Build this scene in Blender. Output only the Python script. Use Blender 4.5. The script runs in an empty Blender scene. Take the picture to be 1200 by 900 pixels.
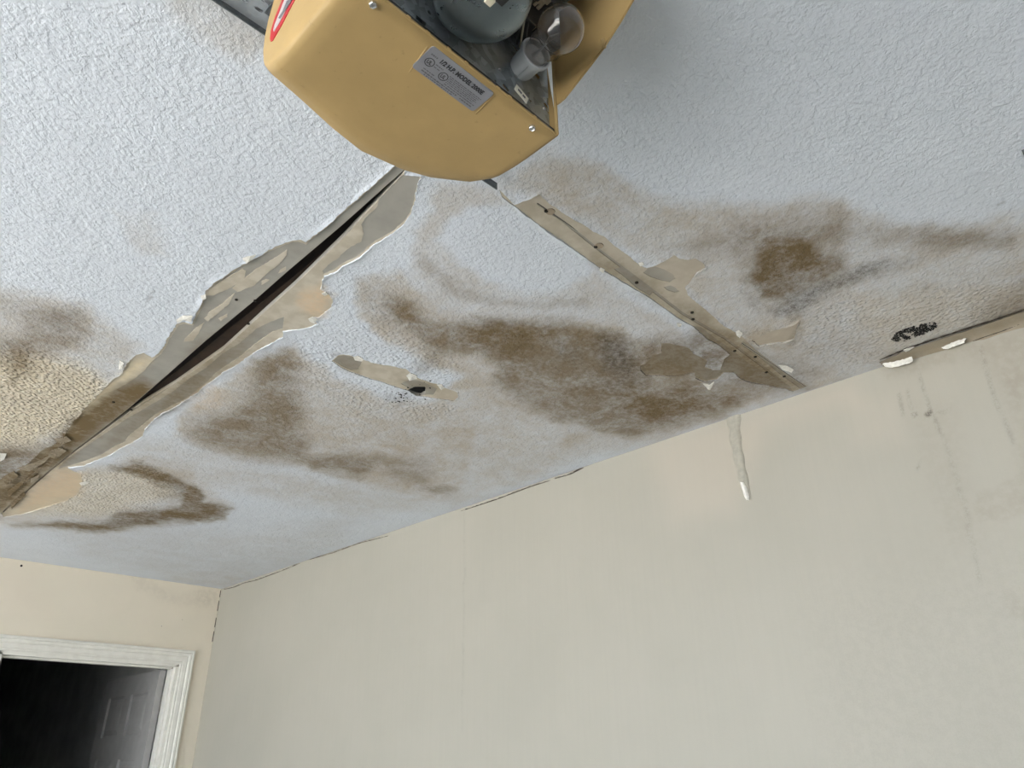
import bpy, bmesh, math, random
import numpy as np
from mathutils import Vector, Matrix
from mathutils.geometry import delaunay_2d_cdt

random.seed(7)
C = bpy.context.scene.collection
scene = bpy.context.scene

# ------------------------------------------------------------------ camera
CAMZ = 1.5
F = 864.18
RIGHT = Vector((0.70752148, -0.70659444, -0.01173271))
UP = Vector((-0.3135052, -0.32870919, 0.89087864))
FWD = Vector((0.63334654, 0.62663751, 0.45408984))
cam_data = bpy.data.cameras.new('camera')
cam_data.sensor_fit = 'HORIZONTAL'
cam_data.sensor_width = 36.0
cam_data.lens = F / 1200.0 * 36.0
cam_data.clip_start = 0.02
cam = bpy.data.objects.new('camera', cam_data)
C.objects.link(cam)
m = Matrix((RIGHT, UP, -FWD)).transposed().to_4x4()
m.translation = Vector((0, 0, CAMZ))
cam.matrix_world = m
scene.camera = cam

# ------------------------------------------------------------------ world, sun, exposure
world = bpy.data.worlds.new('overcast_daylight')
scene.world = world
world.use_nodes = True
wn = world.node_tree
bg = wn.nodes['Background']
bg.inputs['Color'].default_value = (0.80, 0.90, 1.0, 1)
bg.inputs['Strength'].default_value = 1.9
sun_d = bpy.data.lights.new('sun', 'SUN')
sun_d.energy = 11.5
sun_d.angle = math.radians(3)
sun_d.color = (1.0, 0.95, 0.88)
sun = bpy.data.objects.new('sun', sun_d)
sun.rotation_euler = Vector((-0.05, -0.62, -0.85)).to_track_quat('-Z', 'Y').to_euler()
C.objects.link(sun)
# sampling portal in the open garage doorway: lets the sky through, gives no light itself
por_d = bpy.data.lights.new('garage_door_portal', 'AREA')
por_d.shape = 'RECTANGLE'
por_d.size = 6.6
por_d.size_y = 2.1
por_d.cycles.is_portal = True
por = bpy.data.objects.new('garage_door_portal', por_d)
por.location = (-2.92, 1.3, 1.07)
por.rotation_euler = Vector((1, 0, 0)).to_track_quat('-Z', 'Z').to_euler()
C.objects.link(por)

vs = scene.view_settings
vs.view_transform = 'Standard'
vs.look = 'None'
vs.gamma = 1.0
vs.use_curve_mapping = False
vs.exposure = 1.73

# ------------------------------------------------------------------ dimensions (metres)
H = 2.5            # ceiling underside
XR = 2.092         # right wall
YB = 4.72          # back wall (with the door)
XF = -2.9          # wall with the open garage doorway
YL = -3.6          # wall behind


def ray(px, py):
    return RIGHT * ((px - 600) / F) + UP * (-(py - 450) / F) + FWD


def on_plane(px, py, axis, value):
    """point of the real plane axis=value that the photograph shows at (px, py)"""
    d = ray(px, py)
    o = Vector((0, 0, CAMZ))
    return o + d * ((value - o[axis]) / d[axis])


def ceil_pt(p):
    q = on_plane(p[0], p[1], 2, H)
    return (q.x, q.y)


def wall_pt(p):
    q = on_plane(p[0], p[1], 0, XR)
    return (q.y, q.z)


# ------------------------------------------------------------------ small tools
def lin(c):
    c = c / 255.0
    return c / 12.92 if c <= 0.04045 else ((c + 0.055) / 1.055) ** 2.4


def alb(r, g, b, k=0.70):
    return tuple(min(0.95, lin(v) / k) for v in (r, g, b)) + (1.0,)


def mesh_obj(name, verts, faces, mat=None, parent=None, smooth=False, label=None):
    me = bpy.data.meshes.new(name)
    me.from_pydata([tuple(v) for v in verts], [], [tuple(f) for f in faces])
    me.update()
    if smooth:
        for p in me.polygons:
            p.use_smooth = True
    if mat:
        me.materials.append(mat)
    o = bpy.data.objects.new(name, me)
    C.objects.link(o)
    if parent:
        o.parent = parent
    if label:
        o['label'] = label
    return o


def bm_obj(name, bm, mat=None, parent=None, smooth=False, label=None, autosmooth=None):
    bmesh.ops.recalc_face_normals(bm, faces=bm.faces[:])
    me = bpy.data.meshes.new(name)
    bm.to_mesh(me)
    bm.free()
    if smooth:
        for p in me.polygons:
            p.use_smooth = True
        if autosmooth:
            me.set_sharp_from_angle(angle=math.radians(autosmooth))
    if mat:
        me.materials.append(mat)
    o = bpy.data.objects.new(name, me)
    C.objects.link(o)
    if parent:
        o.parent = parent
    if label:
        o['label'] = label
    return o


def add_box(bm, x0, x1, y0, y1, z0, z1):
    vs_ = [bm.verts.new(v) for v in ((x0, y0, z0), (x1, y0, z0), (x1, y1, z0), (x0, y1, z0),
                                     (x0, y0, z1), (x1, y0, z1), (x1, y1, z1), (x0, y1, z1))]
    for f in ((0, 3, 2, 1), (4, 5, 6, 7), (0, 1, 5, 4), (1, 2, 6, 5), (2, 3, 7, 6), (3, 0, 4, 7)):
        bm.faces.new([vs_[i] for i in f])


def box(name, x0, x1, y0, y1, z0, z1, mat=None, parent=None, bevel=0.0, label=None):
    bm = bmesh.new()
    add_box(bm, x0, x1, y0, y1, z0, z1)
    if bevel:
        bmesh.ops.bevel(bm, geom=bm.edges[:], offset=bevel, segments=2, affect='EDGES', profile=0.5)
    return bm_obj(name, bm, mat, parent, label=label)


def frame_from_axis(axis):
    a = Vector(axis).normalized()
    u = a.orthogonal().normalized()
    return u, a.cross(u), a


def add_lathe(bm, origin, axis, prof, n=32, caps=True):
    """prof: list of (distance along axis, radius)"""
    u, v, a = frame_from_axis(axis)
    o = Vector(origin)
    rings = []
    for d, r in prof:
        rings.append([bm.verts.new(o + a * d + (u * math.cos(t) + v * math.sin(t)) * max(r, 1e-5))
                      for t in [2 * math.pi * i / n for i in range(n)]])
    for r0, r1 in zip(rings[:-1], rings[1:]):
        for i in range(n):
            bm.faces.new((r0[i], r0[(i + 1) % n], r1[(i + 1) % n], r1[i]))
    if caps:
        bm.faces.new(rings[0])
        bm.faces.new(rings[-1])


def lathe(name, origin, axis, prof, mat, parent=None, n=32, caps=True, label=None, autosmooth=35):
    bm = bmesh.new()
    add_lathe(bm, origin, axis, prof, n, caps)
    return bm_obj(name, bm, mat, parent, True, label, autosmooth)


def tube(name, pts, r, mat, parent=None, n=8, label=None):
    bm = bmesh.new()
    rings = []
    pts = [Vector(p) for p in pts]
    for i, p in enumerate(pts):
        t = (pts[min(i + 1, len(pts) - 1)] - pts[max(i - 1, 0)])
        u, v, a = frame_from_axis(t)
        rings.append([bm.verts.new(p + (u * math.cos(k * 2 * math.pi / n) + v * math.sin(k * 2 * math.pi / n)) * r)
                      for k in range(n)])
    for r0, r1 in zip(rings[:-1], rings[1:]):
        best = min(range(n), key=lambda s: sum((r0[i].co - r1[(i + s) % n].co).length for i in range(n)))
        for i in range(n):
            bm.faces.new((r0[i], r0[(i + 1) % n], r1[(i + 1 + best) % n], r1[(i + best) % n]))
    bm.faces.new(rings[0])
    bm.faces.new(rings[-1])
    return bm_obj(name, bm, mat, parent, True, label)


def thing(name, label, cat, loc=(0, 0, 0), group=None):
    o = bpy.data.objects.new(name, None)
    o.empty_display_size = 0.05
    C.objects.link(o)
    o.location = loc
    o['label'] = label
    o['category'] = cat
    if group:
        o['group'] = group
    return o


def structure(o, label=None):
    o['kind'] = 'structure'
    if label:
        o['label'] = label
    return o


# ------------------------------------------------------------------ noise (numpy)
def _hash(ix, iy, seed):
    n = (ix * 374761393 + iy * 668265263 + seed * 974711) & 0xFFFFFFFF
    n = ((n ^ (n >> 13)) * 1274126177) & 0xFFFFFFFF
    n = n ^ (n >> 16)
    return (n & 0xFFFFFF) / float(0xFFFFFF)


def vnoise(x, y, seed=0):
    ix = np.floor(x).astype(np.int64)
    iy = np.floor(y).astype(np.int64)
    fx, fy = x - ix, y - iy
    fx = fx * fx * (3 - 2 * fx)
    fy = fy * fy * (3 - 2 * fy)
    a, b = _hash(ix, iy, seed), _hash(ix + 1, iy, seed)
    c, d = _hash(ix, iy + 1, seed), _hash(ix + 1, iy + 1, seed)
    return (a * (1 - fx) + b * fx) * (1 - fy) + (c * (1 - fx) + d * fx) * fy


def fbm(x, y, seed=0, oct=4):
    s, amp, tot = 0.0, 1.0, 0.0
    for o in range(oct):
        s = s + amp * vnoise(x * 2 ** o, y * 2 ** o, seed + o * 17)
        tot += amp
        amp *= 0.5
    return s / tot


def sdf(poly, P):
    """signed distance of the points P (n,2) to a polygon, negative inside"""
    poly = np.asarray(poly, float)
    d = np.full(len(P), 1e9)
    inside = np.zeros(len(P), bool)
    n = len(poly)
    for i in range(n):
        a, b = poly[i], poly[(i + 1) % n]
        e = b - a
        w = P - a
        t = np.clip((w @ e) / max(e @ e, 1e-12), 0, 1)
        d = np.minimum(d, np.hypot(*(w - t[:, None] * e).T))
        c = (a[1] <= P[:, 1]) != (b[1] <= P[:, 1])
        if e[1] != 0:
            xi = a[0] + (P[:, 1] - a[1]) / e[1] * e[0]
            inside ^= c & (P[:, 0] < xi)
    return np.where(inside, -d, d)


def contains(poly, P):
    """even-odd test of the points P against a polygon"""
    poly = np.asarray(poly, float)
    res = np.zeros(len(P), bool)
    lo, hi = poly.min(0), poly.max(0)
    j = np.nonzero((P[:, 0] >= lo[0]) & (P[:, 0] <= hi[0]) & (P[:, 1] >= lo[1]) & (P[:, 1] <= hi[1]))[0]
    if not len(j):
        return res
    Q = P[j]
    ins = np.zeros(len(j), bool)
    for a, b in zip(poly, np.roll(poly, -1, 0)):
        if a[1] == b[1]:
            continue
        c = (a[1] <= Q[:, 1]) != (b[1] <= Q[:, 1])
        xi = a[0] + (Q[:, 1] - a[1]) / (b[1] - a[1]) * (b[0] - a[0])
        ins ^= c & (Q[:, 0] < xi)
    res[j] = ins
    return res


def cut_sheet(outline, holes):
    """triangles of an outline less its holes"""
    verts, edges = [], []
    for poly in [outline] + holes:
        s_ = len(verts)
        verts += [Vector(p) for p in poly]
        edges += [(s_ + i, s_ + (i + 1) % len(poly)) for i in range(len(poly))]
    V, E, Fc, ov, oe, of = delaunay_2d_cdt(verts, edges, [], 0, 1e-6)
    out = []
    for f in Fc:
        c = np.array([[sum(V[i].x for i in f) / 3, sum(V[i].y for i in f) / 3]])
        if contains(outline, c)[0] and not any(contains(h, c)[0] for h in holes):
            out.append(tuple(f))
    return V, out


def soft(poly, P, w):
    """1 inside, 0 outside, smooth over a band of width 2w"""
    t = np.clip(0.5 - sdf(poly, P) / (2 * w), 0, 1)
    return t * t * (3 - 2 * t)


def ragged(poly, amp=0.002, step=0.006, seed=1, freq=120.0):
    """subdivide a polygon and push the points about, for torn edges"""
    pts = []
    n = len(poly)
    for i in range(n):
        a, b = Vector(poly[i]), Vector(poly[(i + 1) % n])
        k = max(1, int((b - a).length / step))
        for j in range(k):
            pts.append(a.lerp(b, j / k))
    A = np.array([(p.x, p.y) for p in pts])
    dx = fbm(A[:, 0] * freq, A[:, 1] * freq, seed, 3) - 0.5
    dy = fbm(A[:, 0] * freq, A[:, 1] * freq, seed + 91, 3) - 0.5
    A = A + np.stack([dx, dy], 1) * 2 * amp
    return A


# ------------------------------------------------------------------ materials
def new_mat(name):
    mt = bpy.data.materials.new(name)
    mt.use_nodes = True
    nt = mt.node_tree
    return mt, nt, nt.nodes['Principled BSDF']


class NB:
    """tiny node-graph helper"""
    def __init__(s, nt):
        s.nt = nt

    def n(s, t, **kw):
        nd = s.nt.nodes.new(t)
        for k, v in kw.items():
            setattr(nd, k, v)
        return nd

    def put(s, sock, v):
        if hasattr(v, 'is_linked') or hasattr(v, 'links'):
            s.nt.links.new(v, sock)
        else:
            sock.default_value = v

    def math(s, op, a, b=0.0, clamp=False):
        nd = s.n('ShaderNodeMath', operation=op, use_clamp=clamp)
        s.put(nd.inputs[0], a)
        s.put(nd.inputs[1], b)
        return nd.outputs[0]

    def mix(s, fac, a, b, mode='MIX'):
        nd = s.n('ShaderNodeMix', data_type='RGBA', blend_type=mode)
        s.put(nd.inputs['Factor'], fac)
        s.put(nd.inputs[6], a)
        s.put(nd.inputs[7], b)
        return nd.outputs[2]

    def ramp(s, v, lo, hi, a=0.0, b=1.0):
        nd = s.n('ShaderNodeMapRange', interpolation_type='SMOOTHSTEP')
        s.put(nd.inputs[0], v)
        for i, k in zip((1, 2, 3, 4), (lo, hi, a, b)):
            nd.inputs[i].default_value = k
        return nd.outputs[0]

    def noise(s, vec, scale, detail=4.0, rough=0.55, dist=0.0):
        nd = s.n('ShaderNodeTexNoise')
        if vec is not None:
            s.put(nd.inputs['Vector'], vec)
        nd.inputs['Scale'].default_value = scale
        nd.inputs['Detail'].default_value = detail
        nd.inputs['Roughness'].default_value = rough
        nd.inputs['Distortion'].default_value = dist
        return nd.outputs['Fac']

    def voro(s, vec, scale, feature='F1'):
        nd = s.n('ShaderNodeTexVoronoi', feature=feature)
        if vec is not None:
            s.put(nd.inputs['Vector'], vec)
        nd.inputs['Scale'].default_value = scale
        return nd.outputs['Distance']

    def bump(s, h, strength, dist, normal=None):
        nd = s.n('ShaderNodeBump')
        s.put(nd.inputs['Strength'], strength)
        nd.inputs['Distance'].default_value = dist
        s.put(nd.inputs['Height'], h)
        if normal is not None:
            s.nt.links.new(normal, nd.inputs['Normal'])
        return nd.outputs[0]

    def attr(s, name):
        nd = s.n('ShaderNodeAttribute', attribute_name=name)
        sp = s.n('ShaderNodeSeparateColor')
        s.nt.links.new(nd.outputs['Color'], sp.inputs[0])
        return sp.outputs[0], sp.outputs[1], sp.outputs[2]

    def coord(s):
        return s.n('ShaderNodeTexCoord').outputs['Object']


def simple(name, col, rough=0.6, metal=0.0, var=0.06, nscale=40.0, bump=0.0, bdist=0.0005, spec=0.5):
    mt, nt, bs = new_mat(name)
    b = NB(nt)
    co = b.coord()
    nz = b.noise(co, nscale, 5)
    dark = tuple(c * (1 - var * 2) for c in col[:3]) + (1,)
    lite = tuple(min(1, c * (1 + var)) for c in col[:3]) + (1,)
    b.put(bs.inputs['Base Color'], b.mix(b.ramp(nz, 0.3, 0.7), dark, lite))
    bs.inputs['Roughness'].default_value = rough
    bs.inputs['Metallic'].default_value = metal
    bs.inputs['Specular IOR Level'].default_value = spec
    if bump:
        b.put(bs.inputs['Normal'], b.bump(b.noise(co, nscale * 6, 3), bump, bdist))
    return mt


TAN = alb(160, 150, 136)
BROWN = alb(98, 82, 56)
BLACK = alb(54, 47, 40)
ORANGE = alb(192, 168, 138)
CREAM = alb(208, 193, 160)


def stained(name, base, kind):
    """ceiling finish: base colour under water stains (tan, brown, mould) and a little painted shade, with textured paint relief"""
    mt, nt, bs = new_mat(name)
    b = NB(nt)
    co = b.coord()
    T, B, K = b.attr('stain_and_shade')
    O, L, Y = b.attr('wear')
    n1 = b.noise(co, 9.0, 6, 0.6, 0.4)
    n2 = b.noise(co, 60.0, 5, 0.65)
    n3 = b.noise(co, 260.0, 3, 0.7)
    col = base
    if kind == 'paint':
        col = b.mix(b.ramp(n1, 0.25, 0.75), base, tuple(c * 0.95 for c in base[:3]) + (1,))
    elif kind == 'compound':
        col = b.mix(b.ramp(b.noise(co, 25, 4), 0.35, 0.65), base, tuple(c * f for c, f in zip(base[:3], (0.84, 0.82, 0.78))) + (1,))
    else:
        col = b.mix(b.ramp(b.noise(co, 18, 5), 0.3, 0.7), base, tuple(c * 0.85 for c in base[:3]) + (1,))
    yf = b.math('MULTIPLY', Y, b.ramp(n2, 0.2, 0.7, 0.5, 1.0), True)
    col = b.mix(yf, col, CREAM)
    tf = b.math('MULTIPLY', T, b.math('ADD', b.ramp(n1, 0.3, 0.7, 0.6, 1.15), b.ramp(n2, 0.3, 0.7, -0.15, 0.15)), True)
    col = b.mix(tf, col, TAN)
    of = b.math('MULTIPLY', O, b.ramp(n2, 0.3, 0.65, 0.55, 1.0), True)
    col = b.mix(of, col, ORANGE)
    bn = b.math('ADD', b.math('MULTIPLY', n1, 0.5), b.math('ADD', b.math('MULTIPLY', n2, 0.35), b.math('MULTIPLY', n3, 0.15)))
    bf = b.math('MULTIPLY', B, b.ramp(bn, 0.36, 0.60, 0.62, 1.22), True)
    col = b.mix(bf, col, BROWN)
    kn = b.math('ADD', b.math('MULTIPLY', n2, 0.55), b.math('MULTIPLY', n3, 0.45))
    kf = b.math('MULTIPLY', K, b.ramp(kn, 0.34, 0.66, 0.25, 1.05), True)
    col = b.mix(kf, col, BLACK)
    b.put(bs.inputs['Base Color'], col)
    bs.inputs['Roughness'].default_value = 0.62
    bs.inputs['Specular IOR Level'].default_value = 0.25
    if kind == 'paint':
        # knock-down texture: splats of compound trowelled flat
        warp = b.n('ShaderNodeVectorMath', operation='ADD')
        nt.links.new(co, warp.inputs[0])
        wn_ = b.n('ShaderNodeTexNoise')
        nt.links.new(co, wn_.inputs['Vector'])
        wn_.inputs['Scale'].default_value = 45
        wn_.inputs['Detail'].default_value = 3
        sc = b.n('ShaderNodeVectorMath', operation='SCALE')
        nt.links.new(wn_.outputs['Color'], sc.inputs[0])
        sc.inputs['Scale'].default_value = 0.006
        nt.links.new(sc.outputs[0], warp.inputs[1])
        k1 = b.noise(warp.outputs[0], 34.0, 5, 0.62)
        splat = b.ramp(k1, 0.46, 0.57)
        k2 = b.noise(warp.outputs[0], 125.0, 3, 0.55)
        hgt = b.math('ADD', b.math('MULTIPLY', splat, 0.7), b.math('MULTIPLY', b.ramp(k2, 0.4, 0.62), 0.45))
        nrm = b.bump(hgt, 0.50, 0.0024)
        bl = b.voro(warp.outputs[0], 95.0, 'SMOOTH_F1')
        bh = b.math('MULTIPLY', b.ramp(bl, 0.1, 0.62, 1.0, 0.0), L)
        nrm = b.bump(bh, 0.9, 0.0042, nrm)
        b.put(bs.inputs['Normal'], nrm)
    else:
        b.put(bs.inputs['Normal'], b.bump(b.noise(co, 90, 4), 0.25, 0.0008))
    return mt


M_PAINT = stained('ceiling_paint', (0.745, 0.79, 0.865, 1), 'paint')
M_COMP = stained('joint_compound', alb(176, 169, 156), 'compound')
M_PAPER = stained('drywall_paper', alb(146, 143, 136), 'paper')
M_PLASTER = simple('white_paint_chip', (0.86, 0.84, 0.79, 1), 0.7, nscale=120, bump=0.2)
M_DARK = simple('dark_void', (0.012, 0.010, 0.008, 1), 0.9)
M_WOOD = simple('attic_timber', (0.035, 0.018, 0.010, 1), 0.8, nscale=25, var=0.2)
M_GALV = None


def wall_mat(name, base, streaks=True):
    mt, nt, bs = new_mat(name)
    b = NB(nt)
    co = b.coord()
    G, S, P = b.attr('grime_and_shade')      # smudges with painted shade at lower right, drip streaks / speckle, pinkish patches
    n1 = b.noise(co, 2.2, 5, 0.6)
    n2 = b.noise(co, 45.0, 5, 0.6)
    n3 = b.noise(co, 330.0, 2, 0.6)
    col = b.mix(b.ramp(n1, 0.3, 0.7), base, tuple(c * f for c, f in zip(base[:3], (0.95, 0.955, 0.95))) + (1,))
    mp = b.n('ShaderNodeMapping')
    nt.links.new(co, mp.inputs['Vector'])
    mp.inputs['Scale'].default_value = (1, 26, 1.2)
    vert = b.noise(mp.outputs[0], 3.0, 4, 0.6)
    col = b.mix(b.ramp(vert, 0.35, 0.75, 0.0, 0.10), col, tuple(c * 0.8 for c in base[:3]) + (1,))
    col = b.mix(b.math('MULTIPLY', P, b.ramp(n1, 0.2, 0.7, 0.6, 1.0), True), col, alb(188, 174, 160))
    col = b.mix(b.math('MULTIPLY', G, b.ramp(n2, 0.3, 0.65, 0.3, 1.1), True), col, alb(128, 120, 108))
    sk = b.math('ADD', b.math('MULTIPLY', n2, 0.5), b.math('MULTIPLY', n3, 0.5))
    col = b.mix(b.math('MULTIPLY', S, b.ramp(sk, 0.42, 0.6, 0.15, 1.2), True), col, alb(66, 62, 54))
    # scattered fly specks
    vo = b.n('ShaderNodeTexVoronoi')
    nt.links.new(co, vo.inputs['Vector'])
    vo.inputs['Scale'].default_value = 17
    spk = b.ramp(vo.outputs['Distance'], 0.035, 0.05, 1.0, 0.0)
    vr = b.n('ShaderNodeSeparateColor')
    nt.links.new(vo.outputs['Color'], vr.inputs[0])
    spk = b.math('MULTIPLY', spk, b.ramp(vr.outputs[0], 0.86, 0.9))
    col = b.mix(b.math('MULTIPLY', spk, 0.75), col, alb(70, 66, 58))
    b.put(bs.inputs['Base Color'], col)
    bs.inputs['Roughness'].default_value = 0.55
    bs.inputs['Specular IOR Level'].default_value = 0.3
    nrm = b.bump(b.noise(co, 190, 3, 0.6), 0.22, 0.0008)
    nrm = b.bump(b.noise(co, 5, 3), 0.25, 0.006, nrm)
    b.put(bs.inputs['Normal'], nrm)
    return mt


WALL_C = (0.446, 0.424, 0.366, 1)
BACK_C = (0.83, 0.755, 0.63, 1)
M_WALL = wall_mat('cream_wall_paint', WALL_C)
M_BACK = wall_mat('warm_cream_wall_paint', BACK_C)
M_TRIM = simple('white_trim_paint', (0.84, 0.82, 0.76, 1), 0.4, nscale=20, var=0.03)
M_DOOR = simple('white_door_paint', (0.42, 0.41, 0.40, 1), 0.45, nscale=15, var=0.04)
M_FLOOR = simple('garage_concrete', (0.27, 0.265, 0.25, 1), 0.8, nscale=6, var=0.15, bump=0.3)
M_DRIVE = simple('driveway_concrete', (0.52, 0.51, 0.49, 1), 0.85, nscale=4, var=0.1, bump=0.3)
M_PLAIN = simple('plain_wall_paint', (0.55, 0.53, 0.47, 1), 0.7, nscale=5)
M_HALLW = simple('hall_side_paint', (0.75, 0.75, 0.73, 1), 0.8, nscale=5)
M_HALL = simple('hall_painted_dark', (0.05, 0.05, 0.05, 1), 0.8, nscale=5)  # near-black walls put the room's darkness into the colour

# ------------------------------------------------------------------ ceiling: torn areas, outlines on the real plane
P_LEFT = [(476, 198), (463, 193), (430, 222), (400, 249), (378, 268), (358, 284), (352, 281), (343, 281), (330, 286), (318, 292), (308, 298), (296, 303),
          (280, 313), (265, 322), (252, 330), (241, 341), (238, 348), (236, 356), (228, 372), (225, 379), (216, 377), (208, 379),
          (203, 386), (196, 396), (192, 406), (186, 414), (178, 419), (168, 413), (160, 416), (152, 422), (146, 430), (143, 438), (130, 446), (118, 460),
          (108, 470), (100, 478), (93, 486), (86, 494), (80, 503), (74, 512), (62, 522), (48, 528), (36, 540), (20, 553),
          (0, 562), (-30, 575), (-30, 622), (5, 599), (60, 552), (130, 499), (200, 454), (262, 410), (345, 334), (402, 280), (474, 207)]
P_RIGHT = [(470, 204), (493, 206), (488, 222), (486, 235), (482, 250), (474, 262), (462, 272), (450, 280), (440, 285),
           (432, 292), (424, 300), (412, 307), (401, 312), (395, 318), (380, 324), (377, 330), (376, 338), (385, 344),
           (391, 352), (388, 360), (374, 372), (366, 373), (372, 380), (362, 384), (350, 386), (332, 388), (331, 395),
           (322, 400), (300, 412), (288, 420), (278, 428), (262, 436), (250, 446), (240, 452), (232, 460), (215, 470),
           (204, 478), (190, 484), (178, 494), (170, 503), (166, 512), (155, 519), (140, 526), (130, 533), (110, 541), (98, 546), (80, 548),
           (95, 556), (97, 566), (92, 578), (78, 587), (52, 595), (25, 603), (4, 606), (0, 597), (55, 548), (128, 494), (198, 449), (258, 404), (343, 328), (400, 274)]
GAP = [(470, 202), (472, 204), (402, 279), (346, 334), (311, 365), (262, 410), (205, 450), (165, 474), (130, 499), (90, 528), (60, 552), (4, 601),
       (2, 599), (58, 550), (88, 526), (128, 496), (150, 477), (197, 437), (241, 398), (298, 351), (339, 314), (400, 261)]
Q_LEFT = [(474, 200), (463, 196), (430, 225), (400, 252), (358, 287), (350, 284), (343, 284), (330, 289), (316, 295), (300, 303),
          (280, 315), (265, 325), (254, 333), (243, 343), (240, 350), (238, 358), (230, 374), (226, 382), (216, 380), (209, 382),
          (205, 388), (198, 399), (194, 408), (188, 416), (178, 424), (168, 436), (154, 447), (138, 456), (121, 462),
          (110, 472), (102, 480), (95, 488), (88, 496), (82, 505), (76, 514), (72, 524), (60, 545), (55, 553), (130, 499), (200, 454), (262, 410),
          (345, 334), (402, 280)]
SHREDS = [
    [(337, 293), (322, 303), (300, 316), (284, 328), (272, 338), (278, 343), (298, 335), (312, 322), (326, 311), (336, 300)],
    [(275, 344), (262, 355), (246, 366), (239, 374), (243, 377), (256, 367), (268, 357)],
    [(239, 378), (228, 386), (217, 397), (215, 401), (226, 400), (232, 392)],
    [(284, 316), (264, 327), (248, 338), (240, 347), (250, 347), (268, 339), (286, 328), (288, 318)],
    [(335, 313), (328, 317), (326, 321), (334, 318)],
    [(312, 328), (306, 330), (306, 335), (316, 329)],
    [(266, 368), (256, 374), (258, 377), (266, 372)],
    [(97, 505), (88, 505), (86, 508), (94, 508)],
]
Q_RIGHT = [
    [(492, 208), (488, 222), (485, 235), (481, 250), (473, 261), (462, 270), (450, 278), (440, 283), (431, 290), (423, 298), (411, 305), (400, 310), (393, 316), (379, 322),
     (378, 318), (384, 311), (394, 305), (403, 296), (411, 290), (423, 284), (426, 274), (424, 264), (428, 256), (434, 250), (441, 244), (444, 234), (468, 210), (476, 203)],
    [(333, 372), (331, 386), (318, 390), (298, 404), (282, 418), (262, 431), (250, 440), (243, 448), (232, 456), (222, 466),
     (205, 474), (194, 480), (182, 486), (170, 496), (160, 504), (150, 512), (146, 518), (130, 526), (118, 534), (98, 541), (86, 545), (68, 550), (75, 541), (110, 517), (150, 490), (168, 480), (200, 461),
     (222, 444), (242, 431), (262, 414), (280, 403), (300, 386), (318, 377)],
]
P_JOINT = [(585, 222), (603, 240), (632, 227), (643, 238), (663, 252), (683, 262), (693, 270), (710, 278), (720, 288),
           (733, 297), (750, 310), (757, 313), (766, 311), (778, 306), (790, 299), (797, 303), (806, 304), (815, 302), (824, 308), (827, 314), (816, 320), (810, 330), (803, 337), (806, 346), (827, 363), (850, 383), (868, 393),
           (893, 415), (913, 430), (946, 453), (930, 459), (920, 456), (900, 452), (880, 448), (868, 444), (860, 437), (848, 437),
           (840, 445), (825, 447), (815, 443), (814, 437), (795, 441), (775, 440), (757, 440), (751, 434), (750, 428), (760, 423), (766, 416), (775, 413),
           (775, 402), (785, 402), (798, 405), (807, 408), (811, 413), (818, 416), (829, 423), (826, 430), (835, 433), (844, 433), (848, 420), (855, 415), (840, 403),
           (829, 398), (814, 384), (793, 372), (760, 348), (707, 317), (683, 300), (660, 283), (633, 265), (610, 247), (588, 231)]
Q_JOINT = [
    [(720, 316), (728, 313), (742, 323), (756, 332), (766, 340), (762, 347), (746, 338), (734, 327)],
    [(810, 382), (822, 384), (840, 398), (860, 412), (876, 425), (900, 439), (925, 452), (928, 457), (900, 451), (880, 447), (868, 443), (858, 436), (848, 436),
     (840, 444), (825, 446), (816, 442), (815, 436), (795, 440), (775, 439), (759, 439), (760, 425), (768, 417), (777, 414), (776, 403), (785, 403),
     (798, 406), (807, 409), (810, 414), (817, 417), (828, 424), (825, 431), (835, 434), (845, 434), (849, 420), (856, 415), (838, 404)],
    [(754, 320), (759, 315), (768, 313), (778, 316), (789, 322), (791, 327), (785, 331), (774, 329), (762, 325)],
    [(778, 337), (786, 335), (792, 338), (796, 342), (791, 343), (783, 341)],
    [(630, 238), (660, 258), (700, 290), (760, 335), (800, 366), (850, 395), (890, 425), (920, 449), (918, 451), (888, 427), (848, 397.5), (798, 368.5),
     (758, 337.5), (698, 292), (658, 260), (629, 240)],
    [(872, 399), (880, 404), (893, 415), (913, 430), (945, 453), (938, 456), (912, 437), (888, 418), (868, 404)],
]
P_SLIT = [(389, 423), (395, 417), (402, 415), (412, 416), (424, 421), (436, 424), (448, 427), (460, 428), (475, 432), (490, 443), (502, 447),
          (512, 449), (520, 454), (536, 460), (537, 466), (532, 470), (518, 468), (508, 467), (498, 465), (488, 464), (478, 458), (462, 453), (448, 448), (434, 444),
          (420, 439), (408, 435), (400, 431)]
Q_SLIT = [[(391, 423), (396, 418), (402, 416.5), (412, 418), (424, 424), (420, 433), (412, 434), (402, 430)],
          [(478, 446), (490, 446), (500, 450), (512, 456), (508, 463), (498, 463), (480, 456), (470, 450)]]
SLIT_HOLE = [(474, 460), (479, 457), (486, 454), (498, 454), (499, 457), (498, 463), (492, 466), (482, 463)]
P_FLAT = [(880, 398), (893, 393), (905, 388), (920, 384), (930, 380), (936, 375), (934, 386), (931, 397), (920, 401), (905, 402), (890, 405)]
P_NICK = [[(30, 452), (40, 455), (44, 462), (36, 460)], [(103, 448), (110, 451), (111, 453), (105, 452)]]


def cp(poly):
    return [ceil_pt(p) for p in poly]


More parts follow.
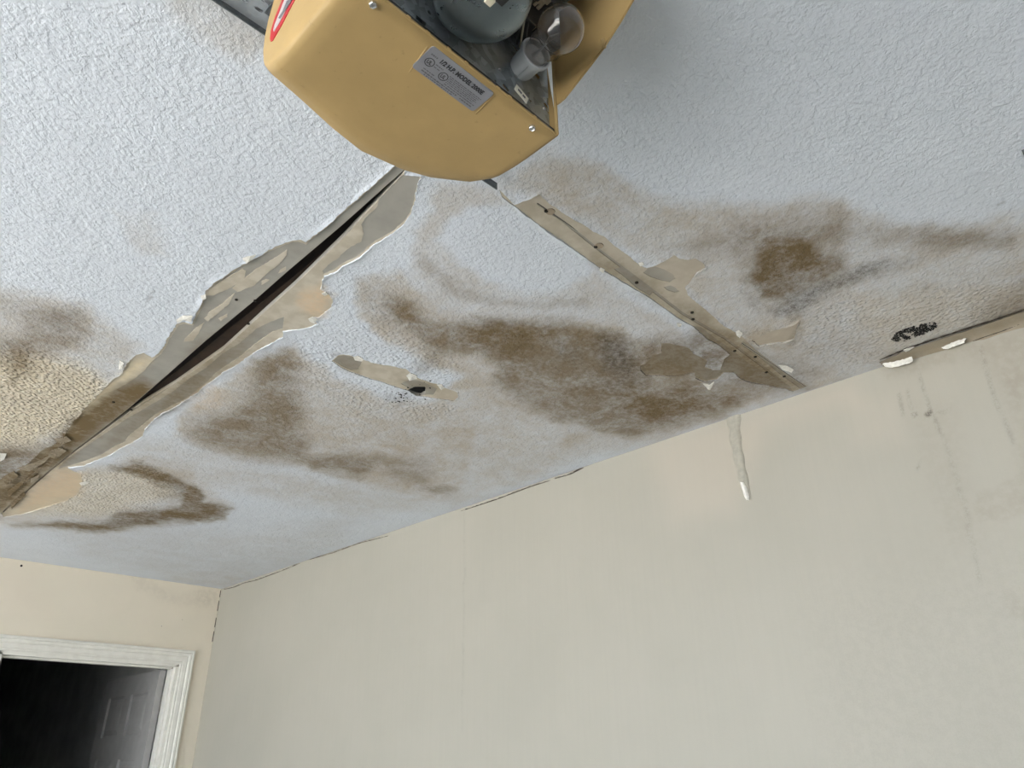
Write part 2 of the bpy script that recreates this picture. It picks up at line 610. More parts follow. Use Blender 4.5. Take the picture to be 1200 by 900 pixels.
paint_holes = [ragged(cp(P_LEFT), 0.0032, seed=1), ragged(cp(P_RIGHT), 0.0032, seed=2), ragged(cp(P_JOINT), 0.002, seed=3),
               ragged(cp(P_SLIT), 0.0025, seed=4), ragged(cp(P_FLAT), 0.003, seed=5)]
gap_poly = ragged(cp(GAP), 0.0006, 0.012, seed=6)
slit_poly = ragged(cp(SLIT_HOLE), 0.002, 0.004, seed=8)
paper_holes = ([ragged(cp(Q_LEFT), 0.002, seed=11)] + [ragged(cp(q), 0.0022, seed=12 + i) for i, q in enumerate(Q_RIGHT)]
               + [ragged(cp(q), 0.0012 if i != 4 else 0.0003, seed=15 + i) for i, q in enumerate(Q_JOINT)]
               + [ragged(cp(q), 0.0025, seed=25 + i) for i, q in enumerate(Q_SLIT)])
islands = [ragged(cp(q), 0.002, 0.004, seed=40 + i) for i, q in enumerate(SHREDS)]

# ------------------------------------------------------------------ stains and a painted shadow, placed on the plane
ST = {k: [] for k in 'TBKOLY'}


def st(ch, w, s, poly):
    ST[ch].append((poly, w, s))


# tan water veil, and one shadow painted in the same tan
st('T', 13, .60, [(585, 215), (630, 190), (690, 185), (720, 200), (760, 226), (800, 240), (860, 242), (940, 236), (985, 240), (1005, 252), (1050, 262), (1110, 263), (1200, 256), (1300, 240),
                  (1300, 400), (1200, 390), (1030, 440), (960, 462), (900, 420), (820, 355), (760, 310), (690, 255)])
st('T', 14, .25, [(740, 225), (800, 240), (860, 240), (940, 234), (985, 238), (1005, 255), (990, 275), (900, 275), (820, 290), (760, 270)])
st('T', 8, .45, [(505, 222), (560, 215), (600, 235), (540, 246), (528, 258), (522, 280), (540, 312), (575, 332), (620, 342), (662, 340), (700, 318), (735, 345), (790, 380), (800, 402), (760, 430), (700, 400), (640, 380), (590, 372),
                 (540, 368), (500, 350), (480, 320), (490, 280), (505, 250)])
st('T', 8, .70, [(420, 330), (470, 320), (500, 350), (560, 372), (640, 375), (720, 380), (770, 420), (840, 450), (905, 452), (890, 472), (800, 502), (740, 513), (690, 506), (640, 490),
                  (605, 482), (575, 478), (555, 520), (540, 578), (500, 582), (440, 572), (400, 560), (340, 545), (260, 532), (205, 508), (215, 480), (260, 455), (300, 420),
                  (340, 405), (390, 440), (450, 470), (510, 470), (540, 440), (500, 420), (450, 400), (420, 370)])
st('T', 12, .6, [(-20, 332), (20, 338), (60, 346), (105, 360), (135, 385), (165, 405), (140, 440), (100, 480), (60, 520), (-20, 550)])
st('T', 8, .5, [(-20, 606), (60, 560), (110, 545), (170, 535), (225, 552), (268, 592), (262, 606), (200, 614), (120, 622), (-20, 616)])
st('T', 12, .4, [(120, 522), (200, 515), (300, 545), (420, 570), (540, 580), (640, 540), (660, 500), (560, 480), (620, 490), (690, 510), (640, 555), (540, 592), (420, 600), (300, 580), (180, 560)])
st('T', 10, .22, [(560, 480), (600, 484), (640, 500), (560, 545), (430, 560), (430, 520), (500, 500)])
st('T', 14, .40, [(195, -20), (330, -20), (330, 50), (290, 70), (240, 40), (205, 12)])  # brownish shadow at the top left, painted as tan
st('T', 12, .18, [(60, 620), (200, 618), (300, 625), (420, 600), (400, 640), (280, 690), (180, 672), (100, 650)])
st('T', 6, .20, [(185, 670), (240, 674), (300, 668), (270, 690), (220, 688)])
st('T', 10, .25, [(130, 250), (185, 255), (195, 300), (160, 300)])
st('T', 16, .35, [(575, 215), (640, 165), (690, 190), (735, 212), (760, 235), (700, 262), (650, 240)])
st('T', 8, .7, [(870, 400), (890, 385), (935, 370), (945, 390), (930, 408), (880, 412)])
st('T', 14, .5, [(575, 470), (640, 492), (740, 514), (900, 460), (1000, 440), (960, 455), (800, 512), (700, 530), (600, 560), (540, 580)])
# brown
st('B', 10, .32, [(690, 300), (720, 300), (760, 330), (830, 366), (870, 400), (840, 396), (760, 346), (700, 312)])
st('B', 14, .35, [(700, 462), (760, 448), (850, 458), (860, 476), (800, 494), (730, 500)])
st('B', 14, .25, [(540, 376), (660, 374), (730, 396), (690, 404), (600, 400), (545, 400)])
st('B', 16, .28, [(1130, 372), (1160, 345), (1215, 320), (1215, 380), (1150, 398)])
st('B', 11, .68, [(448, 350), (478, 352), (500, 376), (560, 376), (600, 380), (650, 374), (700, 386), (742, 402), (760, 428), (742, 448), (760, 462), (800, 450), (840, 458), (890, 458), (866, 478), (800, 496),
                  (745, 507), (700, 502), (660, 492), (625, 480), (600, 466), (582, 448), (586, 425), (562, 412), (520, 412), (496, 404), (480, 384), (458, 368)])
st('B', 10, .35, [(540, 378), (590, 378), (625, 386), (622, 415), (605, 430), (585, 415), (560, 400)])
st('B', 12, .30, [(695, 460), (760, 444), (830, 458), (800, 486), (720, 488)])
st('B', 10, .30, [(650, 486), (700, 496), (760, 500), (740, 512), (690, 506)])
st('B', 8, .35, [(488, 424), (512, 412), (520, 424), (500, 436), (490, 436)])
st('B', 16, .32, [(420, 335), (470, 345), (500, 375), (478, 392), (440, 372)])
st('B', 6, .30, [(484, 296), (500, 300), (524, 330), (560, 342), (600, 352), (650, 348), (694, 346), (690, 360), (630, 362), (575, 356), (525, 344), (496, 325)])
st('B', 16, .66, [(305, 414), (335, 408), (352, 425), (350, 470), (358, 520), (350, 540), (300, 534), (250, 524), (222, 508), (226, 492), (268, 486), (295, 462)])
st('B', 8, .62, [(352, 536), (400, 530), (444, 538), (436, 552), (420, 562), (404, 556), (368, 550)])
st('B', 10, .42, [(440, 536), (500, 536), (510, 552), (500, 572), (464, 562), (446, 552)])
st('B', 4, .45, [(494, 572), (520, 568), (540, 574), (524, 580), (504, 580)])
st('B', 9, .80, [(886, 300), (900, 282), (940, 277), (954, 284), (960, 300), (992, 298), (984, 318), (960, 332), (925, 352), (895, 352), (880, 330)])
st('B', 14, .42, [(780, 292), (830, 276), (890, 270), (950, 262), (1040, 266), (1110, 266), (1185, 272), (1185, 286), (1080, 288), (1000, 284), (940, 280), (870, 292), (820, 300)])
st('B', 8, .30, [(1060, 268), (1110, 264), (1180, 276), (1170, 290), (1100, 286)])
st('B', 12, .28, [(850, 258), (940, 240), (990, 244), (1002, 262), (985, 300), (900, 362), (866, 335), (860, 300)])
st('B', 12, .50, [(30, 366), (88, 360), (110, 378), (104, 398), (66, 420), (34, 440), (-20, 420), (-20, 400), (30, 396)])
st('B', 10, .30, [(-20, 340), (40, 350), (60, 368), (20, 372), (-20, 362)])
st('B', 6, .45, [(8, 404), (40, 402), (44, 412), (26, 430), (18, 456), (8, 450), (14, 425)])
st('B', 5, .85, [(128, 546), (166, 541), (190, 552), (215, 565), (236, 574), (240, 588), (272, 597), (262, 607), (222, 612), (160, 617), (120, 622), (60, 618), (14, 614), (60, 612), (120, 612), (140, 600),
                 (212, 594), (214, 584), (200, 572), (172, 562)])
st('B', 6, .35, [(176, 574), (212, 576), (208, 588), (186, 584)])
st('B', 10, .75, [(-20, 522), (40, 524), (75, 520), (60, 545), (-20, 600)])
st('B', 7, .45, [(190, 470), (228, 442), (252, 446), (234, 462), (206, 482), (186, 486)])
st('B', 10, .97, [(62, 520), (100, 478), (122, 462), (170, 442), (186, 456), (132, 497), (88, 528), (58, 550), (4, 602), (-20, 610), (-20, 590), (30, 560)])
st('B', 12, .45, [(230, 400), (300, 385), (290, 420), (240, 452), (150, 515), (120, 530), (150, 490), (200, 450)])
st('B', 14, .72, [(815, 384), (860, 392), (950, 455), (900, 458), (748, 444), (748, 400), (800, 398)])
st('B', 8, .30, [(918, 428), (940, 424), (960, 436), (945, 448), (930, 444)])
st('B', 12, .18, [(620, 226), (700, 272), (760, 316), (830, 366), (860, 400), (800, 376), (700, 312), (600, 240)])
st('B', 5, .4, [(390, 414), (424, 420), (420, 436), (398, 430)])
st('B', 6, .35, [(470, 444), (500, 448), (520, 460), (480, 460)])
st('B', 10, .22, [(1150, 360), (1210, 330), (1210, 380), (1150, 395)])
st('B', 10, .18, [(900, 400), (960, 388), (1010, 400), (960, 440), (910, 424)])
# mould
st('K', 8, .75, [(900, 366), (925, 352), (960, 334), (1000, 316), (1036, 306), (1000, 332), (960, 354), (925, 372)])
st('K', 8, .40, [(995, 320), (1040, 302), (1080, 300), (1060, 312), (1020, 330)])
st('K', 6, .40, [(866, 338), (888, 352), (890, 368), (876, 356)])
st('K', 12, .75, [(705, 388), (730, 396), (752, 428), (738, 442), (708, 432), (700, 410)])
st('K', 10, .30, [(650, 404), (684, 410), (680, 424), (656, 420)])
st('K', 9, .32, [(700, 446), (760, 436), (758, 452), (716, 458)])
st('K', 8, .25, [(48, 372), (92, 358), (100, 372), (70, 392)])
st('K', 3, .25, [(448, 461), (462, 462), (478, 458), (480, 470), (462, 476), (450, 468)])
st('K', 4, .35, [(925, 400), (934, 382), (938, 390), (932, 404)])
st('K', 2, .9, [(183, 346), (185, 342), (186, 350), (182, 352)])
st('K', 2, .55, [(1172, 246), (1182, 238), (1183, 240), (1174, 247)])
st('K', 3, .6, [(1083, 334), (1090, 334), (1089, 338), (1084, 338)])
st('K', 5, .30, [(560, 375), (600, 374), (600, 384), (570, 384)])
st('K', 6, .35, [(-10, 580), (20, 562), (36, 548), (26, 566), (4, 592)])
st('K', 3, .30, [(120, 613), (180, 606), (200, 608), (170, 614)])
# rust orange
st('O', 9, .55, [(58, 556), (78, 549), (96, 556), (97, 566), (90, 578), (76, 585), (52, 590), (26, 598), (34, 580)])
st('O', 8, .70, [(352, 344), (376, 338), (390, 350), (386, 360), (368, 370), (350, 364), (344, 354)])
st('O', 8, .35, [(222, 468), (248, 452), (268, 462), (250, 478), (226, 484)])
# blistered relief
st('L', 14, 1.0, [(-20, 414), (40, 414), (90, 424), (125, 445), (124, 466), (96, 492), (60, 518), (-20, 522)])
st('L', 10, .75, [(96, 550), (190, 552), (205, 580), (180, 600), (120, 604), (40, 604)])
st('L', 20, .5, [(950, 356), (1060, 344), (1200, 320), (1220, 372), (1060, 416), (990, 432), (940, 410)])
st('L', 18, .40, [(350, 390), (440, 360), (540, 420), (520, 490), (400, 490), (340, 430)])
st('L', 10, .5, [(480, 470), (520, 470), (540, 480), (500, 488), (474, 484)])
# warm cream tint
st('Y', 16, .85, [(-20, 416), (50, 418), (100, 430), (128, 450), (110, 480), (80, 505), (40, 522), (-20, 524)])
st('Y', 8, .5, [(98, 550), (190, 552), (205, 582), (120, 604), (40, 604), (10, 602)])
st('Y', 8, .6, [(130, 452), (160, 418), (176, 420), (165, 436), (140, 452), (122, 464)])
st('Y', 14, .25, [(1000, 350), (1200, 335), (1200, 380), (1040, 425)])
CLEAN = [(538, 256), (575, 250), (610, 250), (650, 262), (676, 280), (692, 298), (690, 318), (664, 330), (630, 334), (590, 328), (556, 312), (536, 294), (526, 274)]


def project(X, Y, Z):
    """world points to photograph coordinates"""
    d = np.stack([X, Y, Z - CAMZ], 1)
    w = d @ np.array(FWD)
    w = np.where(w < 0.05, 0.05, w)
    return np.stack([600 + F * (d @ np.array(RIGHT)) / w, 450 - F * (d @ np.array(UP)) / w], 1), w


def stain_fields(X, Y):
    P, w = project(X, Y, np.full(len(X), H))
    ok = (w > 0.06) & (P[:, 0] > -150) & (P[:, 0] < 1350) & (P[:, 1] > -150) & (P[:, 1] < 800)
    out = {k: np.zeros(len(X)) for k in ST}
    idx = np.nonzero(ok)[0]
    Q = P[idx].copy()
    xw, yw = X[idx], Y[idx]
    # ragged outlines: shift the look-up by noise that lives on the ceiling
    sx = (fbm(xw * 9, yw * 9, 3, 4) - .5) * 26 + (fbm(xw * 45, yw * 45, 5, 3) - .5) * 12
    sy = (fbm(xw * 9, yw * 9, 13, 4) - .5) * 20 + (fbm(xw * 45, yw * 45, 15, 3) - .5) * 10
    far = np.clip(1.4 / w[idx], 0.3, 1.0)
    Q[:, 0] += sx * far
    Q[:, 1] += sy * far
    for k, lst in ST.items():
        a = np.zeros(len(idx))
        for poly, ww, s in lst:
            pa = np.asarray(poly, float)
            bb = (Q[:, 0] > pa[:, 0].min() - ww * 2) & (Q[:, 0] < pa[:, 0].max() + ww * 2) & \
                 (Q[:, 1] > pa[:, 1].min() - ww * 2) & (Q[:, 1] < pa[:, 1].max() + ww * 2)
            j = np.nonzero(bb)[0]
            if len(j):
                v = soft(poly, Q[j], ww) * s
                a[j] = 1 - (1 - a[j]) * (1 - v)
        out[k][idx] = a
    cl = soft(CLEAN, P[idx] * 0.4 + Q * 0.6, 4)
    for k in 'TB':
        out[k][idx] *= (1 - 0.93 * cl)
    return out


def put_attr(me, name, a, b, c):
    at = me.attributes.new(name, 'FLOAT_COLOR', 'POINT')
    arr = np.ones((len(me.vertices), 4), np.float32)
    arr[:, 0], arr[:, 1], arr[:, 2] = a, b, c
    at.data.foreach_set('color', arr.ravel())


def layer(name, outers, cuts, backs, grid, z, up, mat, parent=None, curl=None):
    """a thin layer of the ceiling: inside any of outers, outside cuts (except inside backs);
    rim walls rise by up along every free edge"""
    verts = [Vector(p) for p in grid]
    faces = []
    role = []
    for lst, r in ((outers, 0), (cuts, 1), (backs, 2)):
        for poly in lst:
            s = len(verts)
            verts += [Vector((float(p[0]), float(p[1]))) for p in poly]
            faces.append(list(range(s, len(verts))))
            role.append(r)
    edges = [(f[i], f[(i + 1) % len(f)]) for f in faces for i in range(len(f))]
    V, E, Fc, ov, oe, of = delaunay_2d_cdt(verts, edges, [], 0, 1e-6)
    VA = np.array([(v.x, v.y) for v in V])
    Fa = np.array([tuple(f) for f in Fc if len(f) == 3])
    cen = VA[Fa].mean(1)
    isin = [np.zeros(len(cen), bool) for _ in range(3)]
    for lst, r in ((outers, 0), (cuts, 1), (backs, 2)):
        for poly in lst:
            isin[r] |= contains(poly, cen)
    keep = Fa[isin[0] & (~isin[1] | isin[2])]
    A = np.array([(v.x, v.y) for v in V])
    used = np.unique(keep.ravel())
    remap = -np.ones(len(A), int)
    remap[used] = np.arange(len(used))
    A = A[used]
    tri = remap[keep]
    # downward-facing triangles
    a, b, c = A[tri[:, 0]], A[tri[:, 1]], A[tri[:, 2]]
    area = (b[:, 0] - a[:, 0]) * (c[:, 1] - a[:, 1]) - (b[:, 1] - a[:, 1]) * (c[:, 0] - a[:, 0])
    tri[area > 0] = tri[area > 0][:, ::-1]
    tri = tri[np.abs(area) > 1e-12]
    cnt = {}
    for t in tri:
        for i in range(3):
            e = (int(t[i]), int(t[(i + 1) % 3]))
            cnt[e] = cnt.get(e, 0) + 1
    free = [e for e in cnt if (e[1], e[0]) not in cnt]
    Z = np.full(len(A), z)
    if curl is not None:
        Z = Z - curl(A)
    n = len(A)
    top = {}
    co = [(A[i, 0], A[i, 1], Z[i]) for i in range(n)]
    fcs = [tuple(int(i) for i in t) for t in tri]
    for i, j in free:
        for k in (i, j):
            if k not in top:
                top[k] = len(co)
                co.append((A[k, 0], A[k, 1], z + up))
        fcs.append((j, i, top[i], top[j]))
    o = mesh_obj(name, co, fcs, mat, parent)
    CX = np.array(co)
    s = stain_fields(CX[:, 0], CX[:, 1])
    put_attr(o.data, 'stain_and_shade', s['T'], s['B'], s['K'])
    put_attr(o.data, 'wear', s['O'], s['L'], s['Y'])
    return o


# grid points, finer where the ceiling is near the camera
rng = np.random.default_rng(5)
ys = [-0.35]
while ys[-1] < YB - 0.02:
    ys.append(ys[-1] + 0.006 * max(1.0, ys[-1] / 1.3))
gx, gy = np.meshgrid(np.arange(-0.25, XR - 0.004, 0.0066), np.array(ys[1:-1]))
gx = gx.ravel() + rng.uniform(-.0015, .0015, gx.size)
gy = gy.ravel() + rng.uniform(-.0015, .0015, gy.size)
pp, ww_ = project(gx, gy, np.full(gx.size, H))
vis = (pp[:, 0] > -60) & (pp[:, 0] < 1260) & (pp[:, 1] > -60)
GRID = np.stack([gx[vis], gy[vis]], 1)


def near_grid(polys, pad, keep_every=1):
    sel = np.zeros(len(GRID), bool)
    for p in polys:
        p = np.asarray(p)
        bb = (GRID[:, 0] > p[:, 0].min() - pad) & (GRID[:, 0] < p[:, 0].max() + pad) & \
             (GRID[:, 1] > p[:, 1].min() - pad) & (GRID[:, 1] < p[:, 1].max() + pad)
        j = np.nonzero(bb)[0]
        sel[j[sdf(p, GRID[j]) < pad]] = True
    return [tuple(v) for v in GRID[sel]]


def paint_curl(A):
    """paint lifts and droops a little along the torn edges, in patches"""
    d = np.full(len(A), 1.0)
    for p in paint_holes:
        bb = (A[:, 0] > p[:, 0].min() - .05) & (A[:, 0] < p[:, 0].max() + .05) & (A[:, 1] > p[:, 1].min() - .05) & (A[:, 1] < p[:, 1].max() + .05)
        j = np.nonzero(bb)[0]
        d[j] = np.minimum(d[j], np.abs(sdf(p, A[j])))
    k = np.clip(fbm(A[:, 0] * 22, A[:, 1] * 22, 77, 3) * 2.2 - 0.85, 0, 1)
    edge = 0.0045 * k * np.exp(-(d / 0.006) ** 1.0)
    sag = 0.004 * (fbm(A[:, 0] * 3.1, A[:, 1] * 3.1, 8, 3) - 0.5) * np.clip(d / 0.08, 0, 1)
    return np.where(d < 0.999, edge, 0) + sag * 0


room = [(XF, YL), (XR, YL), (XR, YB), (XF, YB)]
ceiling = layer('ceiling', [room], paint_holes + [gap_poly], [], [tuple(v) for v in GRID], H, 0.0014, M_PAINT, None, paint_curl)
structure(ceiling, 'white textured garage ceiling with brown water stains and torn joints')
comp = layer('joint_compound', [np.array(p) for p in paint_holes], paper_holes + [gap_poly, slit_poly], islands,
             near_grid(paint_holes, 0.0), H + 0.0013, 0.0009, M_COMP, ceiling)
comp['label'] = 'beige joint compound laid bare where the paint has torn off'

# the drywall sheets above the paint, parted by the open joint
GX = ceil_pt((300, 352))[0]
edge_a = sorted([ceil_pt(p) for p in [(470.5, 202.5), (400.5, 265), (339, 317), (298, 353), (241, 400), (197, 439), (150, 480), (128.5, 497), (89, 527), (59, 551), (3, 600)]], key=lambda q: q[1])
edge_b = sorted([ceil_pt(p) for p in [(472, 204), (402, 279), (346, 334), (311, 365), (262, 410), (205, 450), (165, 474), (130, 499), (90, 528), (60, 552), (4, 601)]], key=lambda q: q[1])
JY = 0.778
sheet_pts = near_grid(paper_holes + paint_holes, 0.004)


def sheet(poly, nm='drywall_sheet'):
    pa = np.asarray(poly)
    g = [q for q in sheet_pts if sdf(pa, np.array([q]))[0] < -0.002] if False else None
    A = np.array(sheet_pts)
    ins = sdf(pa, A) < -0.002
    return layer(nm, [pa], [slit_poly], [], [tuple(v) for v in A[ins]], H + 0.0021, 0.0127, M_PAPER, ceiling)


sheet([(XF, YL), (edge_a[0][0], YL)] + edge_a + [(edge_a[-1][0], YB), (XF, YB)])
eb = [q for q in edge_b if q[1] > JY + 0.02]
sheet([(edge_b[0][0], JY + .001), (XR, JY + .001), (XR, YB), (edge_b[-1][0], YB)] + eb[::-1])
sheet([(edge_a[0][0] + 0.002, YL), (XR, YL), (XR, JY - .001), (edge_a[0][0] + .002, JY - .001)])
# above the open joint: joist, and a near-black deck added to block light
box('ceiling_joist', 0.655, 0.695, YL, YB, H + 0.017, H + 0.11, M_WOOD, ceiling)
box('light_block_deck', XF, XR, YL, YB, H + 0.16, H + 0.18, M_DARK, ceiling)


# ------------------------------------------------------------------ right wall
def grid_wall(name, us, vs_, to3d, flip, mat, fields):
    U, V = np.meshgrid(us, vs_)
    nu, nv = len(us), len(vs_)
    pts = [to3d(u, v) for u, v in zip(U.ravel(), V.ravel())]
    fc = []
    for j in range(nv - 1):
        for i in range(nu - 1):
            q = (j * nu + i, j * nu + i + 1, (j + 1) * nu + i + 1, (j + 1) * nu + i)
            fc.append(q[::-1] if flip else q)
    o = mesh_obj(name, pts, fc, mat)
    A = np.array(pts)
    P, w = project(A[:, 0], A[:, 1], A[:, 2])
    P[:, 0] += (fbm(U.ravel() * 14, V.ravel() * 14, 31, 3) - .5) * 4
    P[:, 1] += (fbm(U.ravel() * 14, V.ravel() * 14, 33, 3) - .5) * 5
    g = {}
    for k, lst in fields.items():
        a = np.zeros(len(A))
        for poly, ww, s in lst:
            a = 1 - (1 - a) * (1 - soft(poly, P, ww) * s)
        g[k] = np.where(w > .1, a, 0)
    put_attr(o.data, 'grime_and_shade', g['G'], g['S'], g['P'])
    return o


WF = {'G': [([(1140, 596), (1148, 575), (1166, 572), (1178, 562), (1200, 555), (1240, 560), (1240, 596), (1196, 602), (1176, 610), (1150, 610)], 5, .28),
            ([(1176, 704), (1215, 690), (1215, 730), (1185, 722)], 8, .28),
            ([(1100, 410), (1215, 378), (1215, 420), (1190, 470), (1160, 430)], 16, .35),
            ([(1030, 432), (1110, 410), (1120, 425), (1040, 445)], 6, .30),
            ([(1060, 470), (1120, 470), (1150, 640), (1110, 640)], 16, .16),
            ([(1170, 440), (1215, 430), (1215, 560), (1195, 560)], 10, .22),
            ([(950, 640), (1250, 560), (1250, 950), (1000, 950)], 60, .05)],  # broad lower-right grime, with the wall's light falloff painted in
      'S': [([(1147, 408), (1151, 406), (1170, 470), (1190, 520), (1187, 522), (1165, 474)], 2.2, 0.22),
            ([(1076, 440), (1080, 438), (1092, 478), (1106, 512), (1103, 514), (1088, 482)], 2, 0.23),
            ([(1052, 462), (1056, 460), (1062, 486), (1058, 488)], 2, 0.28),
            ([(1062, 458), (1065, 456), (1072, 486), (1069, 488)], 2, 0.25),
            ([(1084, 484), (1092, 482), (1092, 488), (1085, 489)], 1.6, .9),
            ([(1069, 485), (1074, 484), (1074, 488), (1070, 488)], 1.4, .9),
            ([(1096, 482), (1114, 480), (1114, 484), (1098, 485)], 1.5, 0.19),
            ([(1105, 515), (1109, 514), (1136, 600), (1150, 680), (1146, 680), (1130, 604)], 2.5, .14),
            ([(1073, 546), (1078, 538), (1079, 542), (1075, 552)], 1.5, 0.28),
            ([(950, 700), (1250, 640), (1250, 950), (960, 950)], 60, .05),
            ([(544, 600), (546, 600), (542, 850), (540, 850)], 1.5, .12)],
      'P': [([(760, 520), (860, 490), (1000, 445), (1010, 470), (900, 500), (860, 600), (790, 610)], 22, .2),
            ([(1000, 470), (1060, 460), (1060, 520), (1000, 520)], 20, .1)]}
wy = np.concatenate([np.linspace(YL, -0.05, 30), np.arange(0.0, 1.2, 0.0055), np.arange(1.2, 2.2, 0.02), np.arange(2.2, 2.56, 0.006), np.linspace(2.57, YB, 90)])
wz = np.concatenate([np.linspace(0, 1.3, 12), np.arange(1.35, 1.9, 0.03), np.arange(1.9, H - 0.003, 0.0075), [H + 0.02]])
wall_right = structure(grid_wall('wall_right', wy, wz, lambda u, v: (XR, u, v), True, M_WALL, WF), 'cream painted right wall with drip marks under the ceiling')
box('wall_backing', XR + 0.004, XR + 0.12, YL, YB, 0, H + 0.02, M_PLAIN, wall_right)

# back wall, with the doorway cut out
DX0, DX1, DZ = 0.978, 1.905, 2.03
BF = {'G': [([(150, 664), (175, 680), (205, 696), (235, 694), (250, 680), (256, 706), (230, 712), (190, 704), (160, 690)], 6, .13),
            ([(228, 690), (256, 694), (250, 712), (232, 706)], 6, .12)],
      'S': [], 'P': [([(-40, 660), (40, 668), (60, 720), (-40, 720)], 20, .2)]}
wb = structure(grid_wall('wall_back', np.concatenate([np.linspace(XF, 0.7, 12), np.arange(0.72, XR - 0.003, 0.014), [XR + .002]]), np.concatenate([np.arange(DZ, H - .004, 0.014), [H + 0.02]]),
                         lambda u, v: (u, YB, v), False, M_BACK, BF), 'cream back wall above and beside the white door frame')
for x0, x1, nm in ((XF, DX0, 'wall_section'), (DX1, XR, 'wall_section')):
    o = grid_wall(nm, np.linspace(x0, x1, 12), np.linspace(0, DZ, 14), lambda u, v: (u, YB, v), False, M_BACK, {'G': [], 'S': [], 'P': []})
    o.parent = wb
box('wall_backing', XF, DX0, YB + 0.004, YB + 0.115, 0, DZ, M_PLAIN, wb)
box('wall_backing', DX1, XR + .1, YB + 0.004, YB + 0.115, 0, DZ, M_PLAIN, wb)
box('wall_backing', XF, XR + .1, YB + 0.004, YB + 0.115, DZ, H + 0.02, M_PLAIN, wb)

# the rest of the garage, out of the frame
structure(box('floor', XF, XR + .1, YL, YB + 6.3, -0.12, 0, M_FLOOR), 'grey concrete floor')
structure(box('wall_left', XF, XR, YL - 0.12, YL, 0, H + 0.1, M_PLAIN), 'painted side wall behind the camera')
DY0, DY1, DH = -2.0, 4.6, 2.13
wf = structure(box('wall_front', XF - 0.15, XF, YL - .12, DY0, 0, H + 0.1, M_PLAIN), 'front wall around the open garage doorway')
box('wall_section', XF - 0.15, XF, DY1, YB + .12, 0, H + 0.1, M_PLAIN, wf)
box('door_header', XF - 0.15, XF, DY0, DY1, DH, H + 0.1, M_PLAIN, wf)
structure(box('driveway', XF - 16, XF - 0.001, -14, 16, -0.16, -0.02, M_DRIVE), 'pale concrete driveway outside')

# ------------------------------------------------------------------ doorway: casing, jamb, door leaf, dark room beyond
CP = [(0.006, 0.0), (0.006, 0.008), (0.013, 0.011), (0.018, 0.0085), (0.024, 0.012), (0.044, 0.0135), (0.048, 0.0105), (0.054, 0.0175), (0.064, 0.019), (0.069, 0.0145), (0.074, 0.019), (0.082, 0.0175), (0.084, 0.014), (0.084, 0.0)]
casing = thing('door_casing', 'white moulded door frame around the dark doorway at lower left', 'door frame', (DX1, YB, 0))
casing['kind'] = 'structure'
casing.name = 'trim_1'


def sweep(name, path, mat, parent):
    """casing profile along a board: path = two ends, each giving the point for offset d, thickness t"""
    n = len(CP)
    vv, ff = [], []
    for end in path:
        vv += [Vector(end(d, t)) - Vector((DX1, YB, 0)) for d, t in CP]
    for i in range(n):
        j = (i + 1) % n
        ff.append((i, j, n + j, n + i))
    ff += [tuple(range(n)), tuple(range(2 * n - 1, n - 1, -1))]
    bm = bmesh.new()
    q = [bm.verts.new(v) for v in vv]
    for f in ff:
        bm.faces.new([q[i] for i in f])
    return bm_obj(name, bm, mat, parent)


sweep('casing_board', [lambda d, t: (DX0 - d, YB - t, DZ + d), lambda d, t: (DX1 + d, YB - t, DZ + d)], M_TRIM, casing)
sweep('casing_board', [lambda d, t: (DX1 + d, YB - t, DZ + d), lambda d, t: (DX1 + d, YB - t, 0)], M_TRIM, casing)
sweep('casing_board', [lambda d, t: (DX0 - d, YB - t, 0), lambda d, t: (DX0 - d, YB - t, DZ + d)], M_TRIM, casing)


def child_box(name, parent, x0, x1, y0, y1, z0, z1, mat, bevel=0.0, label=None):
    o = box(name, x0, x1, y0, y1, z0, z1, mat, None, bevel, label)
    o.data.transform(Matrix.Translation(-parent.location))
    o.parent = parent
    return o


child_box('jamb', casing, DX1 - 0.012, DX1 + 0.006, YB - 0.001, YB + 0.118, 0, DZ, M_TRIM, 0.001)
child_box('jamb', casing, DX0 - 0.006, DX0 + 0.012, YB - 0.001, YB + 0.118, 0, DZ, M_TRIM, 0.001)
child_box('jamb', casing, DX0 - 0.006, DX1 + 0.006, YB - 0.001, YB + 0.118, DZ - 0.012, DZ + 0.006, M_TRIM, 0.001)
child_box('door_stop', casing, DX1 - 0.023, DX1 - 0.012, YB + 0.035, YB + 0.07, 0, DZ - 0.012, M_TRIM, 0.001)
child_box('door_stop', casing, DX0 + 0.012, DX0 + 0.023, YB + 0.035, YB + 0.07, 0, DZ - 0.012, M_TRIM, 0.001)
child_box('door_stop', casing, DX0 + 0.012, DX1 - 0.012, YB + 0.035, YB + 0.07, DZ - 0.023, DZ - 0.012, M_TRIM, 0.001)

LX = 1.855       # face of the open leaf, swung a right angle into the dark room
LY0, LY1 = YB + 0.13, YB + 0.13 + 0.885
door = thing('door_1', 'white six panel door standing open in the dark doorway', 'door', (LX + 0.018, LY0, 0))
door['kind'] = 'structure'
lz1 = DZ - 0.02
